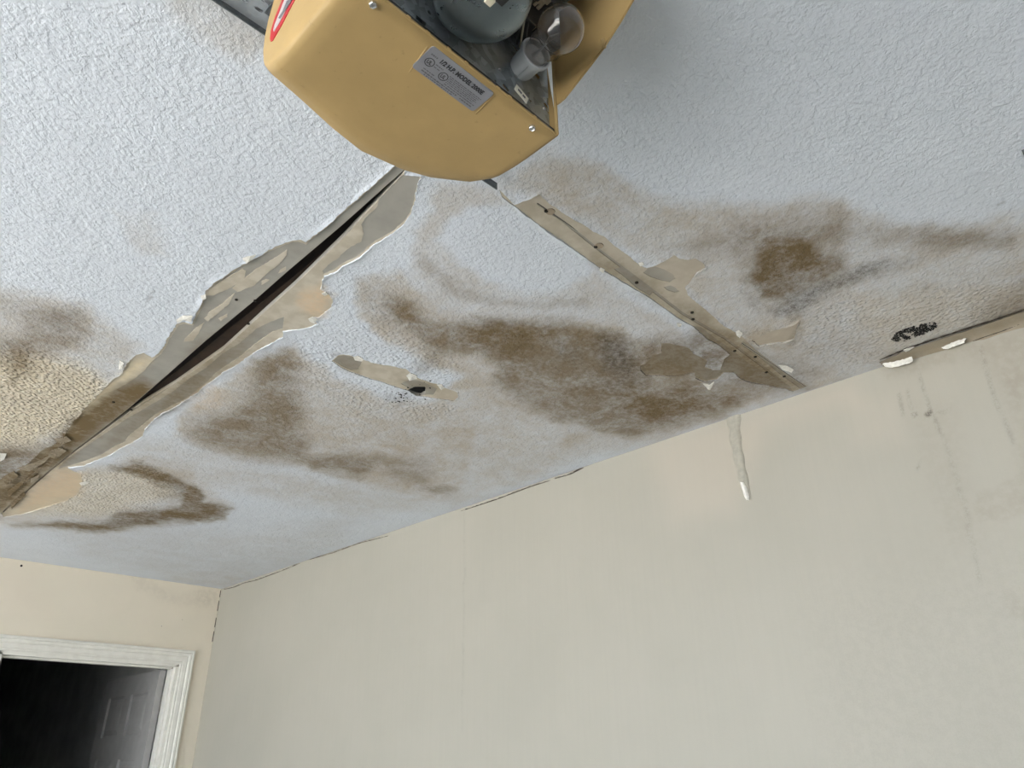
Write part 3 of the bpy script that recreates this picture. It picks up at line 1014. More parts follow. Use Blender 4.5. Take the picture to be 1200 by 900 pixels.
# the leaf: stiles and rails around recessed fields
cols = [(LY0 + 0.115, LY0 + 0.115 + 0.275), (LY1 - 0.115 - 0.275, LY1 - 0.115)]
rows = [(0.22, 0.82), (0.95, 1.53), (1.655, 1.89)]
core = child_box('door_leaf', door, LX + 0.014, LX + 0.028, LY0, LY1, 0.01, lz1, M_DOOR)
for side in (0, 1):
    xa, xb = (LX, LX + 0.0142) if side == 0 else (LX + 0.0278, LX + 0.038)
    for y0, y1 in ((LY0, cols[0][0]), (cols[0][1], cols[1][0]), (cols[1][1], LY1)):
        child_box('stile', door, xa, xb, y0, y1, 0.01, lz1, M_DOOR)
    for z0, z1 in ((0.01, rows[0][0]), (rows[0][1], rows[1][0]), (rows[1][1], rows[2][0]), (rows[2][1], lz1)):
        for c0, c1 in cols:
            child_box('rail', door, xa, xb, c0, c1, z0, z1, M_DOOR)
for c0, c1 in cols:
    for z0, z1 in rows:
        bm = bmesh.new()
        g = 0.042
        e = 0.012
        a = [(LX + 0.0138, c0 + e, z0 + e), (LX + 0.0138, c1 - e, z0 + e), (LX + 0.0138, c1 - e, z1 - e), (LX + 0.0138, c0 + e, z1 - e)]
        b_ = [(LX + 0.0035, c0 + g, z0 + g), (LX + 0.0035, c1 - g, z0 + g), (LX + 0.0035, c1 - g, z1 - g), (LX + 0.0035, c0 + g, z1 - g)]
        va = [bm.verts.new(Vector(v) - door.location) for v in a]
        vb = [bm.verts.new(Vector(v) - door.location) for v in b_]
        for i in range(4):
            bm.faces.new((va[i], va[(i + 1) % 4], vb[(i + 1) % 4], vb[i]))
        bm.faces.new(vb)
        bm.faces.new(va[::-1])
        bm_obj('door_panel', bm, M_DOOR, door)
M_BRASS = simple('dull_hinge_metal', (0.45, 0.42, 0.36, 1), 0.4, 1.0)
for z in (0.25, 1.0, 1.78):
    child_box('hinge', door, LX + 0.038, LX + 0.046, LY0 - 0.012, LY0 + 0.03, z, z + 0.09, M_BRASS)

hx0, hx1, hy0, hy1 = -0.6, 1.965, YB + 0.116, YB + 6.0
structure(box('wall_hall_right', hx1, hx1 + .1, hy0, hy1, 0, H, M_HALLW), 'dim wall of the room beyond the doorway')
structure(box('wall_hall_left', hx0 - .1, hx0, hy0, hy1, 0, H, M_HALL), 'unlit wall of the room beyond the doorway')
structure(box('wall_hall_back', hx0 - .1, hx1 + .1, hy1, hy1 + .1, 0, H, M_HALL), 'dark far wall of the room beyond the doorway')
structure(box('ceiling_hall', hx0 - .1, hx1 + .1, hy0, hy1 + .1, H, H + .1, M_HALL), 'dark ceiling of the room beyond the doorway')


# ------------------------------------------------------------------ torn tape and chips along the top of the right wall
def lumpy_strip(name, ctr, half, depth_dir, thick, mat, parent, across, seed=0, n_across=8):
    """raised ridge that follows a line on a surface: ctr points, half widths, height along depth_dir"""
    vv, ff = [], []
    k = n_across
    for i, (p, h) in enumerate(zip(ctr, half)):
        for j in range(k + 1):
            s = -1 + 2 * j / k
            rise = math.sqrt(max(0.0, 1 - abs(s) ** 2.2))
            nz = 0.75 + 0.5 * float(fbm(np.array([i * 0.45 + 3]), np.array([j * 0.5 + seed]), seed, 3)[0])
            tk = thick[i] if isinstance(thick, (list, tuple)) else thick
            vv.append(Vector(p) + across[i] * (s * h) + Vector(depth_dir) * (rise * tk * nz - 0.0005))
    for i in range(len(ctr) - 1):
        for j in range(k):
            ff.append((i * (k + 1) + j, i * (k + 1) + j + 1, (i + 1) * (k + 1) + j + 1, (i + 1) * (k + 1) + j))
    bm = bmesh.new()
    q = [bm.verts.new(v) for v in vv]
    for f in ff:
        bm.faces.new([q[t] for t in f])
    return bm_obj(name, bm, mat, parent, True)


def wall3(px, py, off=0.0):
    q = on_plane(px, py, 0, XR - off)
    return q


def resample(path, n):
    path = [Vector(p) for p in path]
    L = [0]
    for a, b in zip(path[:-1], path[1:]):
        L.append(L[-1] + (b - a).length)
    out = []
    for i in range(n):
        t = L[-1] * i / (n - 1)
        for k in range(len(path) - 1):
            if t <= L[k + 1] + 1e-9:
                out.append(path[k].lerp(path[k + 1], (t - L[k]) / max(1e-9, L[k + 1] - L[k])))
                break
    return out


lf = resample([wall3(*p) for p in [(852, 489), (854, 508), (858, 530), (863, 552), (868, 570), (875, 586)]], 26)
rt = resample([wall3(*p) for p in [(868, 485), (868, 508), (871, 530), (875, 552), (879, 570), (881, 586)]], 26)
ctr = [(a + b) / 2 for a, b in zip(lf, rt)]
half = [(a - b).length / 2 * (1.0 + 0.10 * math.sin(i * 1.1)) for i, (a, b) in enumerate(zip(lf, rt))]
acr = [(b - a).normalized() for a, b in zip(lf, rt)]
M_WALLP = simple('cream_blistered_paint', (0.43, 0.41, 0.35, 1), 0.5, nscale=60, bump=0.4)
lumpy_strip('tape_blister', ctr, half, (-1, 0, 0), [0.009 * (1 if i < 22 else (26 - i) / 4.5) for i in range(26)], M_WALLP, wall_right, acr, 5)['label'] = 'raised blister of loose joint tape running down from the ceiling'
# white torn tip of the blister
tip = [wall3(*p) for p in [(871, 566), (874, 574), (876, 581), (878, 587)]]
tip = resample(tip, 9)
lumpy_strip('torn_tip', [p + Vector((-0.008, 0, 0)) for p in tip], [0.006, .008, .009, .009, .008, .009, .009, .007, .004], (-1, 0, 0), 0.007, M_PLASTER, wall_right, [acr[-1]] * 9, 9)['label'] = 'white torn lower end of the blister'


def shard(name, pts, thick, mat, parent, label=None, jag=0.0015, seed=0, lift=None):
    """thin torn flake: outline of 3D points in a plane, given a thickness along its normal and a slight curl"""
    pts = [Vector(p) for p in pts]
    c = sum(pts, Vector()) / len(pts)
    nrm = Vector()
    for a, b in zip(pts, pts[1:] + pts[:1]):
        nrm += (a - c).cross(b - c)
    nrm.normalize()
    r = random.Random(seed)
    ring = []
    for a, b in zip(pts, pts[1:] + pts[:1]):
        k = max(1, int((b - a).length / 0.005))
        for j in range(k):
            ring.append(a.lerp(b, j / k) + Vector((r.uniform(-1, 1), r.uniform(-1, 1), r.uniform(-1, 1))) * jag)
    bm = bmesh.new()
    lo = [bm.verts.new(p) for p in ring]
    hi = [bm.verts.new(p + nrm * thick) for p in ring]
    cl, ch = bm.verts.new(c - nrm * thick * 0.6), bm.verts.new(c + nrm * thick * 0.4)
    n = len(ring)
    for i in range(n):
        j = (i + 1) % n
        bm.faces.new((lo[i], lo[j], hi[j], hi[i]))
        bm.faces.new((lo[j], lo[i], cl))
        bm.faces.new((hi[i], hi[j], ch))
    return bm_obj(name, bm, mat, parent, False, label)


M_TAPE = stained('grimy_joint_tape', alb(134, 128, 119), 'compound')
M_GRIME = simple('dark_crack_dirt', alb(70, 62, 54), 0.9, nscale=80, var=0.3)
# the tape that has let go along the wall and ceiling corner: a bent strip hanging a little off the corner
tp = [(1200, 383), (1200, 366)]
up_ = [ceil_pt(p) for p in [(1030, 424), (1062, 410), (1100, 397), (1150, 381), (1202, 363), (1260, 342)]]
vv, ff = [], []
n_t = 40
ups = resample([(q[0], q[1], H - 0.0012) for q in up_], n_t)
for i, p in enumerate(ups):
    y = p.y
    open_ = min(1.0, i / 4.0)
    fr = i / (n_t - 1)
    drop = (0.003 + 0.024 * fr) * (0.8 + 0.4 * float(vnoise(np.array([y * 30.0]), np.array([0.3]), 3)[0])) * (0.3 + 0.7 * open_)
    r0 = Vector((p.x, y, H - 0.001 - 0.0015 * open_))
    r1 = Vector((XR - 0.020, y, H - 0.002 - drop * 0.25))
    r2 = Vector((XR - 0.007, y, H - 0.002 - drop * 0.55))
    r3 = Vector((XR - 0.0015, y, H - 0.002 - drop))
    vv += [r0, r1, r2, r3]
for i in range(n_t - 1):
    for j in range(3):
        ff.append((i * 4 + j, i * 4 + j + 1, i * 4 + j + 5, i * 4 + j + 4))
tape = mesh_obj('loose_corner_tape', vv, ff, M_TAPE, wall_right, True, 'grimy strip of joint tape pulling away along the ceiling corner')
A = np.array(vv)
s = stain_fields(A[:, 0], A[:, 1])
put_attr(tape.data, 'stain_and_shade', s['T'] * .3, .05 + .30 * fbm(A[:, 0] * 40, A[:, 1] * 14, 6, 3), s['K'] + .12)
put_attr(tape.data, 'wear', s['O'], s['L'], s['Y'])


def ceil3(px, py, drop=0.0):
    q = on_plane(px, py, 2, H - drop)
    return q


def sliver(name, line, w, mat, parent, drop=0.002, jag=0.4, seed=1, label=None):
    """thin dark crack or ragged line: narrow ribbon lying on the plane its points are on"""
    pts = resample(line, max(8, int(len(line) * 10)))
    r = random.Random(seed)
    vv, ff = [], []
    for i, p in enumerate(pts):
        t = (pts[min(i + 1, len(pts) - 1)] - pts[max(i - 1, 0)]).normalized()
        side = t.cross(Vector((0, 0, 1))).normalized() if abs(t.z) < 0.6 else Vector((0, 1, 0))
        env = min(1, i / 3, (len(pts) - 1 - i) / 3) + 0.05
        ww = w * env * (1 + r.uniform(-jag, jag))
        vv += [p - side * ww, p + side * ww, p + side * ww + Vector((0, 0, 0.001)), p - side * ww + Vector((0, 0, 0.001))]
    for i in range(len(pts) - 1):
        for j in range(4):
            a, b_ = i * 4 + j, i * 4 + (j + 1) % 4
            ff.append((a, b_, b_ + 4, a + 4))
    ff += [(3, 2, 1, 0), tuple(len(vv) - 4 + k for k in range(4))]
    return mesh_obj(name, vv, ff, mat, parent, False, label)


sliver('corner_crack', [ceil3(x, y, .0035) for x, y in [(1031, 422), (1062, 409), (1100, 396), (1150, 380), (1204, 362), (1250, 346)]], 0.0035, M_GRIME, ceiling, seed=3, label='dark open crack above the loose corner tape')
sliver('corner_crack', [wall3(x, y, .004) for x, y in [(1140, 400), (1158, 394), (1176, 388), (1205, 377)]], 0.0022, M_GRIME, wall_right, seed=4)
shard('paint_flake', [wall3(*p, .024) for p in [(1034, 426), (1050, 423), (1069, 418), (1070, 424), (1058, 428), (1045, 431), (1037, 429)]], 0.0012, M_PLASTER, wall_right, 'white torn paper flake on the corner tape, left one', seed=2)
shard('paint_flake', [wall3(*p, .026) for p in [(1103, 407), (1115, 402), (1132, 396), (1130, 402), (1118, 406), (1106, 409)]], 0.0012, M_PLASTER, wall_right, 'white torn paper flake on the corner tape, right one', seed=3)
# hairline cracks where walls meet the ceiling
for k, ln in enumerate([[(283, 683), (300, 679), (330, 668), (352, 659)], [(362, 655), (390, 647), (420, 636), (455, 627)],
                        [(540, 598), (580, 585), (620, 570), (645, 562)], [(650, 560), (668, 555), (684, 547)], [(262, 690), (275, 687), (284, 683)]]):
    sliver('hairline_crack', [on_plane(x, y + 1, 0, XR - .002) for x, y in ln], 0.0035 if k != 3 else 0.005, M_GRIME, wall_right, seed=20 + k, jag=0.9)
for k, (ya, yb) in enumerate([(692, 700), (704, 716), (724, 735), (740, 752)]):
    p0, p1 = on_plane(260 - (ya - 690) * .152, ya, 1, YB - .003), on_plane(260 - (yb - 690) * .152, yb, 1, YB - .003)
    p0.x = p1.x = XR - 0.004
    box('hairline_crack', XR - 0.0055, XR - 0.002, YB - 0.004, YB - 0.001, p1.z, p0.z, M_GRIME, wb)
lathe('nail_hole', on_plane(25, 663, 1, YB - .001), (0, -1, 0), [(0, .006), (.001, .006), (.0012, .002)], M_DARK, wb, 10)

# ------------------------------------------------------------------ chips, nails and mould on the ceiling
FL = [([(284, 303), (293, 299), (300, 298), (297, 303), (289, 308)], 'white paint chip curling by the open joint'),
      ([(207, 374), (214, 370), (226, 369), (224, 377), (215, 375), (208, 378)], None),
      ([(361, 373), (366, 371), (372, 374), (369, 378), (364, 377)], None),
      ([(0, 530), (8, 531), (5, 538), (0, 541)], None),
      ([(862, 388), (866, 385), (870, 390), (867, 396), (863, 393)], None),
      ([(912, 427), (921, 428), (930, 432), (927, 436), (917, 433)], None),
      ([(823, 448), (832, 450), (837, 447), (832, 456), (829, 455)], None),
      ([(476, 440), (481, 436), (488, 439), (489, 444), (480, 445)], 'white chip of plaster on the torn slit'),
      ([(414, 418), (420, 417), (426, 420), (424, 423), (416, 422)], None),
      ([(512, 450), (518, 450), (521, 455), (517, 456)], None),
      ([(748, 308), (753, 306), (755, 310), (750, 312)], None),
      ([(704, 313), (709, 316), (707, 319), (702, 316)], None),
      ([(793, 378), (799, 379), (798, 383), (794, 382)], None),
      ([(377, 343), (382, 341), (385, 345), (380, 347)], None),
      ([(93, 566), (100, 563), (106, 564), (100, 568), (95, 569)], None),
      ([(235, 346), (241, 345), (242, 349), (237, 350)], None),
      ([(1058, 409), (1065, 407), (1072, 406), (1066, 409), (1061, 412)], None),
      ([(140, 422), (146, 424), (143, 432), (139, 433)], None)]
for k, (poly, lb) in enumerate(FL):
    q = [ceil3(*p, 0.003) for p in poly]
    for i, p in enumerate(q):
        p.z -= 0.004 * ((i * 37 + k * 13) % 10) / 10
    shard('paint_flake', q, 0.0008, M_PLASTER, ceiling, lb, 0.0006, seed=50 + k)

for k, (poly, bb) in enumerate([([(8, 575), (30, 560), (50, 546), (46, 552), (26, 568), (10, 582)], .9), ([(20, 548), (44, 540), (60, 533), (52, 542), (34, 552)], .6),
                                 ([(58, 528), (70, 524), (78, 528), (66, 538), (56, 536)], .7), ([(2, 560), (16, 552), (22, 556), (8, 568)], .8),
                                 ([(36, 560), (46, 556), (44, 562), (36, 566)], .4), ([(64, 514), (78, 511), (84, 516), (72, 521)], .5), ([(12, 590), (28, 576), (30, 580), (14, 596)], .95)]):
    q = [ceil3(*p, 0.002) for p in poly]
    for i, p in enumerate(q):
        p.z -= 0.004 * ((i * 29 + k * 17) % 10) / 10
    o = shard('peeled_paper', q, 0.0008, M_COMP, ceiling, None, 0.0008, seed=90 + k)
    put_attr(o.data, 'stain_and_shade', .3, bb, .15)
    put_attr(o.data, 'wear', 0, 0, 0)

M_NAIL = simple('rusty_nail_head', (0.035, 0.028, 0.022, 1), 0.6, 0.6, var=0.2)
NAILS = [(640, 247), (698, 289), (746, 331), (811, 366), (812, 374), (861, 411), (885, 418), (898, 436), (919, 441),
         (277, 351), (291, 379), (133, 471), (154, 480), (299, 352)]
for k, p in enumerate(NAILS):
    q = ceil3(*p, -0.001)
    r = 0.0042 if k not in (9, 13) else 0.0036
    lathe('nail_head', q, (0, 0, -1), [(0, r * 1.05), (0.002, r), (0.0028, r * .6), (0.003, r * .15)], M_NAIL, ceiling, 12)
M_GREY = stained('bare_paper_dimple', alb(128, 120, 110), 'paper')
for p in [(645, 248), (702, 288)]:
    q = ceil3(*p, -0.0005)
    bm = bmesh.new()
    add_lathe(bm, q, (0, 0, -1), [(0, 0.010), (0.0012, 0.0095), (0.0008, 0.004)], 16)
    o = bm_obj('nail_dimple', bm, M_GREY, ceiling)
    for nme in ('stain_and_shade', 'wear'):
        put_attr(o.data, nme, 0.2, 0.2, 0.0)

# black mould colony near the corner: little raised tufts
bm = bmesh.new()
MC = np.array([(1045, 397), (1050, 390), (1060, 386), (1072, 382), (1085, 379), (1095, 378), (1098, 381), (1093, 386), (1082, 391), (1070, 395), (1060, 399), (1050, 400)], float)
r = random.Random(11)
cnt = 0
while cnt < 1000:
    p = (r.uniform(1043, 1100), r.uniform(376, 402))
    pa = np.array([p])
    if sdf(MC, pa)[0] > 0.5:
        continue
    hole = fbm(pa[:, 0] * 0.16, pa[:, 1] * 0.22, 5, 3)[0]
    if hole > 0.63:
        cnt += 1
        continue
    cnt += 1
    q = ceil3(p[0], p[1], 0.0)
    s = r.uniform(0.0009, 0.0024)
    bmesh.ops.create_icosphere(bm, subdivisions=1, radius=s, matrix=Matrix.Translation((q.x, q.y, q.z - 0.0008)) @ Matrix.Diagonal((1, 1, 0.6, 1)))
o = bm_obj('mould_colony', bm, simple('black_mould', (0.012, 0.011, 0.010, 1), 0.95), ceiling, label='small patch of black mould on the ceiling near the wall')
o['kind'] = 'stuff'
bm = bmesh.new()
for k in range(46):
    p = (r.gauss(468, 9), r.gauss(466, 4)) if k < 34 else (r.gauss(488, 10), r.gauss(455, 6))
    q = ceil3(p[0], p[1], 0.0)
    s = r.uniform(0.0009, 0.0030)
    bmesh.ops.create_icosphere(bm, subdivisions=1, radius=s, matrix=Matrix.Translation((q.x, q.y, q.z - 0.0005)) @ Matrix.Diagonal((1.4, 1, 0.5, 1)))
o = bm_obj('mould_specks', bm, M_DARK, ceiling)
o['kind'] = 'stuff'

# ------------------------------------------------------------------ the door opener under the ceiling
def plastic(name, col):
    mt, nt, bs = new_mat(name)
    b = NB(nt)
    co = b.coord()
    n1 = b.noise(co, 14, 5)
    n2 = b.noise(co, 120, 3)
    c = b.mix(b.ramp(n1, 0.3, 0.75), tuple(v * 0.90 for v in col[:3]) + (1,), col)
    c = b.mix(b.ramp(n2, 0.66, 0.74, 0, 0.18), c, (0.12, 0.08, 0.04, 1))
    b.put(bs.inputs['Base Color'], c)
    bs.inputs['Roughness'].default_value = 0.5
    bs.inputs['Specular IOR Level'].default_value = 0.35
    b.put(bs.inputs['Normal'], b.bump(b.noise(co, 700, 2), 0.08, 0.0003))
    return mt


def metal(name, col, rough=0.35, mottled=0.3, spangle=0.45):
    mt, nt, bs = new_mat(name)
    b = NB(nt)
    co = b.coord()
    v = b.n('ShaderNodeTexVoronoi')
    nt.links.new(co, v.inputs['Vector'])
    v.inputs['Scale'].default_value = 90
    sp = b.n('ShaderNodeSeparateColor')
    nt.links.new(v.outputs['Color'], sp.inputs[0])
    n1 = b.noise(co, 30, 5)
    mixv = b.math('ADD', b.math('MULTIPLY', sp.outputs[0], spangle), b.math('MULTIPLY', n1, 1 - spangle))
    c = b.mix(b.ramp(mixv, 0.2, 0.8), tuple(x * (1 - mottled) for x in col[:3]) + (1,), col)
    b.put(bs.inputs['Base Color'], c)
    bs.inputs['Metallic'].default_value = 0.85
    b.put(bs.inputs['Roughness'], b.ramp(mixv, 0.2, 0.8, rough * 1.25, rough * 0.8))
    return mt


M_TANP = plastic('tan_plastic', (0.465, 0.32, 0.137, 1))
M_ZINC = metal('galvanised_steel', (0.50, 0.55, 0.58, 1), 0.34, 0.45)
M_MOTOR = metal('motor_steel', (0.24, 0.275, 0.29, 1), 0.30, 0.14, 0.0)
M_STEEL = metal('dark_steel_and_shade', (0.20, 0.22, 0.24, 1), 0.45, 0.2)
M_ANGLE = simple('zinc_coated_angle', (0.34, 0.37, 0.40, 1), 0.45, 0.1, var=0.08)
M_CHROME = metal('bright_bolt', (0.7, 0.7, 0.7, 1), 0.2, 0.1)
M_BLACKP = simple('black_plastic', (0.02, 0.019, 0.02, 1), 0.4)
M_SOCK = simple('grey_porcelain', (0.50, 0.52, 0.54, 1), 0.35, var=0.03)
M_LABEL = simple('silver_label', (0.30, 0.30, 0.325, 1), 0.45, 0.3, var=0.03)
M_INK = simple('black_ink', (0.03, 0.03, 0.035, 1), 0.6)
M_INK2 = simple('worn_ink', (0.14, 0.14, 0.155, 1), 0.6)
M_STICK = simple('white_sticker', (0.80, 0.78, 0.70, 1), 0.6, var=0.02)
M_RED = simple('red_print', (0.50, 0.025, 0.03, 1), 0.4, var=0.03)
M_PINK = simple('pale_badge', (0.62, 0.56, 0.56, 1), 0.35, 0.2, var=0.04)
M_WIRE = simple('cream_wire', (0.62, 0.56, 0.44, 1), 0.5)

ZB = CAMZ + 0.73
opener = thing('garage_door_opener', 'tan plastic garage door opener with open side hanging under the stained ceiling', 'garage opener', (0.40, 0.46, ZB))


def to_op(o):
    """geometry was made in room coordinates: shift it under the opener's empty"""
    o.data.transform(Matrix.Translation(-opener.location))
    o.parent = opener
    return o


# cover: profile in (y, height above camera), lofted along x with a bowed far side
PROF = [(.459, .7305), (.50, .7300), (.56, .7300), (.600, .7312), (.622, .7365), (.640, .748), (.653, .766), (.661, .790), (.666, .820), (.6665, .85),
        (.661, .885), (.648, .915), (.628, .94), (.600, .958), (.56, .966), (.50, .968)]
# densify
PR = []
for a, b_ in zip(PROF[:-1], PROF[1:]):
    for k in range(3):
        PR.append((a[0] + (b_[0] - a[0]) * k / 3, a[1] + (b_[1] - a[1]) * k / 3))
PR.append(PROF[-1])
XS = [.2335, .2345, .2375, .244, .262, .281, .315, .352, .375, .396, .43, .46, .48, .496, .515, .533, .543, .55, .554, .5555]
DEQ = np.interp(XS, [.2335, .281, .352, .396, .46, .496, .533, .55, .5555], [.002, .011, .026, .032, .021, .007, -.017, -.043, -.085])


def cover_ring(x, d, inset):
    fct = 1 + d / 0.170
    ring = []
    for y, z in PR:
        yy = .459 + (y - .459) * fct
        c = (.52, .85)
        dx, dz = c[0] - yy, c[1] - z
        L = math.hypot(dx, dz)
        ii = inset * min(1, max(0, (yy - .46) / 0.02))
        ring.append((x, yy + dx / L * ii, CAMZ + z + dz / L * inset))
    return ring


bm = bmesh.new()
rings = []
for i, (x, d) in enumerate(zip(XS, DEQ)):
    inset = [.007, .0045, .0018, 0][min(i, 3)]
    if i >= len(XS) - 2:
        inset = [.0015, .004][i - len(XS) + 2]
    rings.append([bm.verts.new(v) for v in cover_ring(x, d, inset)])
for r0, r1 in zip(rings[:-1], rings[1:]):
    for k in range(len(PR) - 1):
        bm.faces.new((r0[k], r0[k + 1], r1[k + 1], r1[k]))
for rr in (rings[0], rings[-1]):
    bm.faces.new(rr)
bmesh.ops.recalc_face_normals(bm, faces=bm.faces[:])
bmesh.ops.triangulate(bm, faces=[f for f in bm.faces if len(f.verts) > 4])
cover = to_op(bm_obj('cover', bm, M_TANP, None, True, autosmooth=50))
sm = cover.modifiers.new('thickness', 'SOLIDIFY')
sm.thickness = 0.0028
sm.offset = 0
# end panels that go on past the open side, where the light lens is missing
WING = [(.459, .7875), (.452, .7868), (.443, .7875), (.420, .799), (.395, .8115), (.3735, .8235), (.371, .8225), (.3695, .8262), (.366, .829), (.345, .845), (.322, .866), (.300, .890), (.285, .915), (.278, .945), (.278, .968), (.459, .968)]


def wing(x0, x1):
    vv = [(x0, y, CAMZ + z) for y, z in WING] + [(x1, y, CAMZ + z) for y, z in WING]
    n = len(WING)
    bm = bmesh.new()
    q = [bm.verts.new(v) for v in vv]
    for i in range(n):
        j = (i + 1) % n
        bm.faces.new((q[i], q[j], q[n + j], q[n + i]))
    f0 = bm.faces.new(q[:n])
    f1 = bm.faces.new(q[n:][::-1])
    bmesh.ops.triangulate(bm, faces=[f0, f1])
    return to_op(bm_obj('end_panel', bm, M_TANP))


wing(.5535, .5565)
wing(.2345, .2375)
# broken tab on the wing's edge
to_op(shard('broken_tab', [(.5525, .374, CAMZ + .8225), (.549, .372, CAMZ + .826), (.546, .3695, CAMZ + .829), (.549, .3665, CAMZ + .832), (.5525, .368, CAMZ + .829)], .0012, M_TANP, None, None, .0006, 3))
# rim of the open edge: lip with little moulded tabs
to_op(box('rim_lip', .240, .552, .4575, .4605, ZB - .0006, ZB + .0035, M_TANP, None, .0006))
for px, py in [(476, 24), (499, 41.5), (524, 60.5), (545, 76.5), (582, 105.5), (596, 116), (627, 138)]:
    q = on_plane(px, py, 2, ZB)
    to_op(box('rim_tab', q.x - .0028, q.x + .0028, .4562, .459, ZB + .0002, ZB + .0030, M_TANP, None, .0008))
to_op(box('corner_post', .5515, .5545, .4555, .4600, ZB + .001, CAMZ + .885, M_TANP, None, .0008))
# pocket ridges beside the label and a faint mould line
for a, b_ in [((502, 53), (480, 83)), ((580.5, 109), (557.5, 132.5))]:
    p, q = on_plane(*a, 2, ZB), on_plane(*b_, 2, ZB)
    to_op(tube('label_ridge', [(p.x, p.y + .001, ZB - .0010), (q.x, q.y, ZB - .0012)], 0.0009, M_TANP, None, 6))

# chassis
CY = .4705


def plate_holes():
    outline = [(.2405, .7400), (.5530, .7400), (.5530, .962), (.2405, .962)]
    sl = []

    def pp_(px, py):
        q = on_plane(px, py, 1, CY)
        return (q.x, q.z - CAMZ)

    def slot(a, b_, w):
        p, q = Vector(pp_(*a)), Vector(pp_(*b_))
        t = (q - p).normalized()
        n = Vector((-t.y, t.x)) * w
        return [tuple(p - n), tuple(q - n), tuple(q + n), tuple(p + n)]

    def hole(a, r, n=10):
        p = pp_(*a)
        return [(p[0] + r * math.cos(2 * math.pi * i / n), p[1] + r * math.sin(2 * math.pi * i / n)) for i in range(n)]
    sl += [slot((487, 20), (499, 30), .0035), slot((589, 99), (596, 107), .003), slot((614, 124), (620, 131), .002), slot((627, 86), (632, 92), .005)]
    sl += [hole((507.5, 37.5), .0026), hole((580, 95), .0020), hole((633, 120), .0018), hole((639.5, 123.5), .0048), hole((645, 129), .0018), hole((640, 150), .0022), hole((503, 15), .003)]
    V, tri = cut_sheet(outline, sl)
    bm = bmesh.new()
    q = [bm.verts.new((v.x, CY, CAMZ + v.y)) for v in V]
    for f in tri:
        bm.faces.new([q[i] for i in f])
    bmesh.ops.recalc_face_normals(bm, faces=bm.faces[:])
    o = bm_obj('chassis_plate', bm, M_ZINC)
    to_op(o)
    md = o.modifiers.new('thickness', 'SOLIDIFY')
    md.thickness = .0014
    md.offset = 0
    return o


plate_holes()
to_op(box('rim_gap_shade', .241, .552, .4612, .4698, ZB + .0036, ZB + .0130, M_BLACKP))  # black strip painting in the dark gap between rim and plate
to_op(box('chassis_top', .2405, .5485, .29, .60, CAMZ + .957, CAMZ + .963, M_ZINC))
# bolts on the cover and rivets on the plate
for px, py in [(437, 6), (623.5, 150.5)]:
    q = on_plane(px, py, 2, ZB - .004)
    to_op(lathe('hex_bolt', (q.x, q.y, ZB + .001), (0, 0, -1), [(0, .0068), (.0014, .0068), (.0018, .0064), (.0018, .0046), (.0058, .0046), (.0064, .0040), (.0065, .0034), (.0052, .0026)], M_CHROME, None, 6))
for px, py in [(604, 90), (637, 128), (585, 82)]:
    q = on_plane(px, py, 1, CY)
    to_op(lathe('rivet', (q.x, CY - .0005, q.z), (0, -1, 0), [(0, .003), (.0012, .0027), (.0018, .0012)], M_CHROME, None, 12))
q = on_plane(502, 14, 1, CY)
# motor: can with a domed lower end bell
MX, MY, MZ = .373, .409, CAMZ + .763
prof = [(0, .001), (.0004, .022), (.0012, .040), (.003, .048), (.006, .0530), (.011, .0558), (.018, .0570), (.0185, .0578), (.026, .0578), (.0265, .0568), (.18, .0568)]
to_op(lathe('motor', (MX, MY, MZ), (0, 0, 1), prof, M_MOTOR, None, 56, True, None, 60))
for px, py, w in [(586, -3, .009)]:
    q = on_plane(px, py, 2, MZ - .004)
    to_op(box('motor_bracket', q.x - w, q.x + w, q.y - w * .7, q.y + w * .7, MZ - .006, MZ + .002, M_BLACKP if px < 590 else M_ZINC, None, .001))
# control gear between the motor and the bulb
to_op(box('circuit_box', .466, .546, .435, .4662, CAMZ + .868, CAMZ + .955, M_BLACKP, None, .003))
to_op(box('terminal_block', .395, .47, .345, .41, CAMZ + .865, CAMZ + .955, M_BLACKP, None, .003))
for px, py, s in [(574, 1, .0042), (634, 2, .005), (632, 8, .0026), (628, 4, .0022), (641, 1, .004)]:
    yy = .43 if px > 600 else .342
    q = on_plane(px, py, 1, yy)
    to_op(box('connector', q.x - s, q.x + s, yy - .004, yy + .004, q.z - s * .6, q.z + s * .6, M_WIRE, None, .0008))
for dx in (0, .006, .013):
    to_op(tube('lead_wire', [(.455 + dx, .425, CAMZ + .94), (.462 + dx, .428, CAMZ + .90), (.470 + dx, .44, CAMZ + .865), (.480 + dx, .458, CAMZ + .84)], .0016,
               M_WIRE if dx == .006 else M_BLACKP, None, 6))
# lamp socket
SA = Vector((.496, .466, CAMZ + .815))
SB = Vector((.4795, .382, CAMZ + .799))
AX = (SB - SA).normalized()
to_op(lathe('lamp_socket', SA, AX, [(-.002, .0165), (.002, .0175), (.022, .0185), (.030, .0192), (.0302, .0222), (.0345, .0226), (.0362, .0220), (.0364, .0196), (.030, .0182)], M_SOCK, None, 40))
for k in range(4):
    u_, v_, a_ = frame_from_axis(AX)
    t = k * math.pi / 2 + .5
    p = SA + a_ * .004 + (u_ * math.cos(t) + v_ * math.sin(t)) * .0176
    to_op(tube('socket_rib', [p, p + a_ * .024 + (u_ * math.cos(t) + v_ * math.sin(t)) * .0010], .0007, M_SOCK, None, 5))
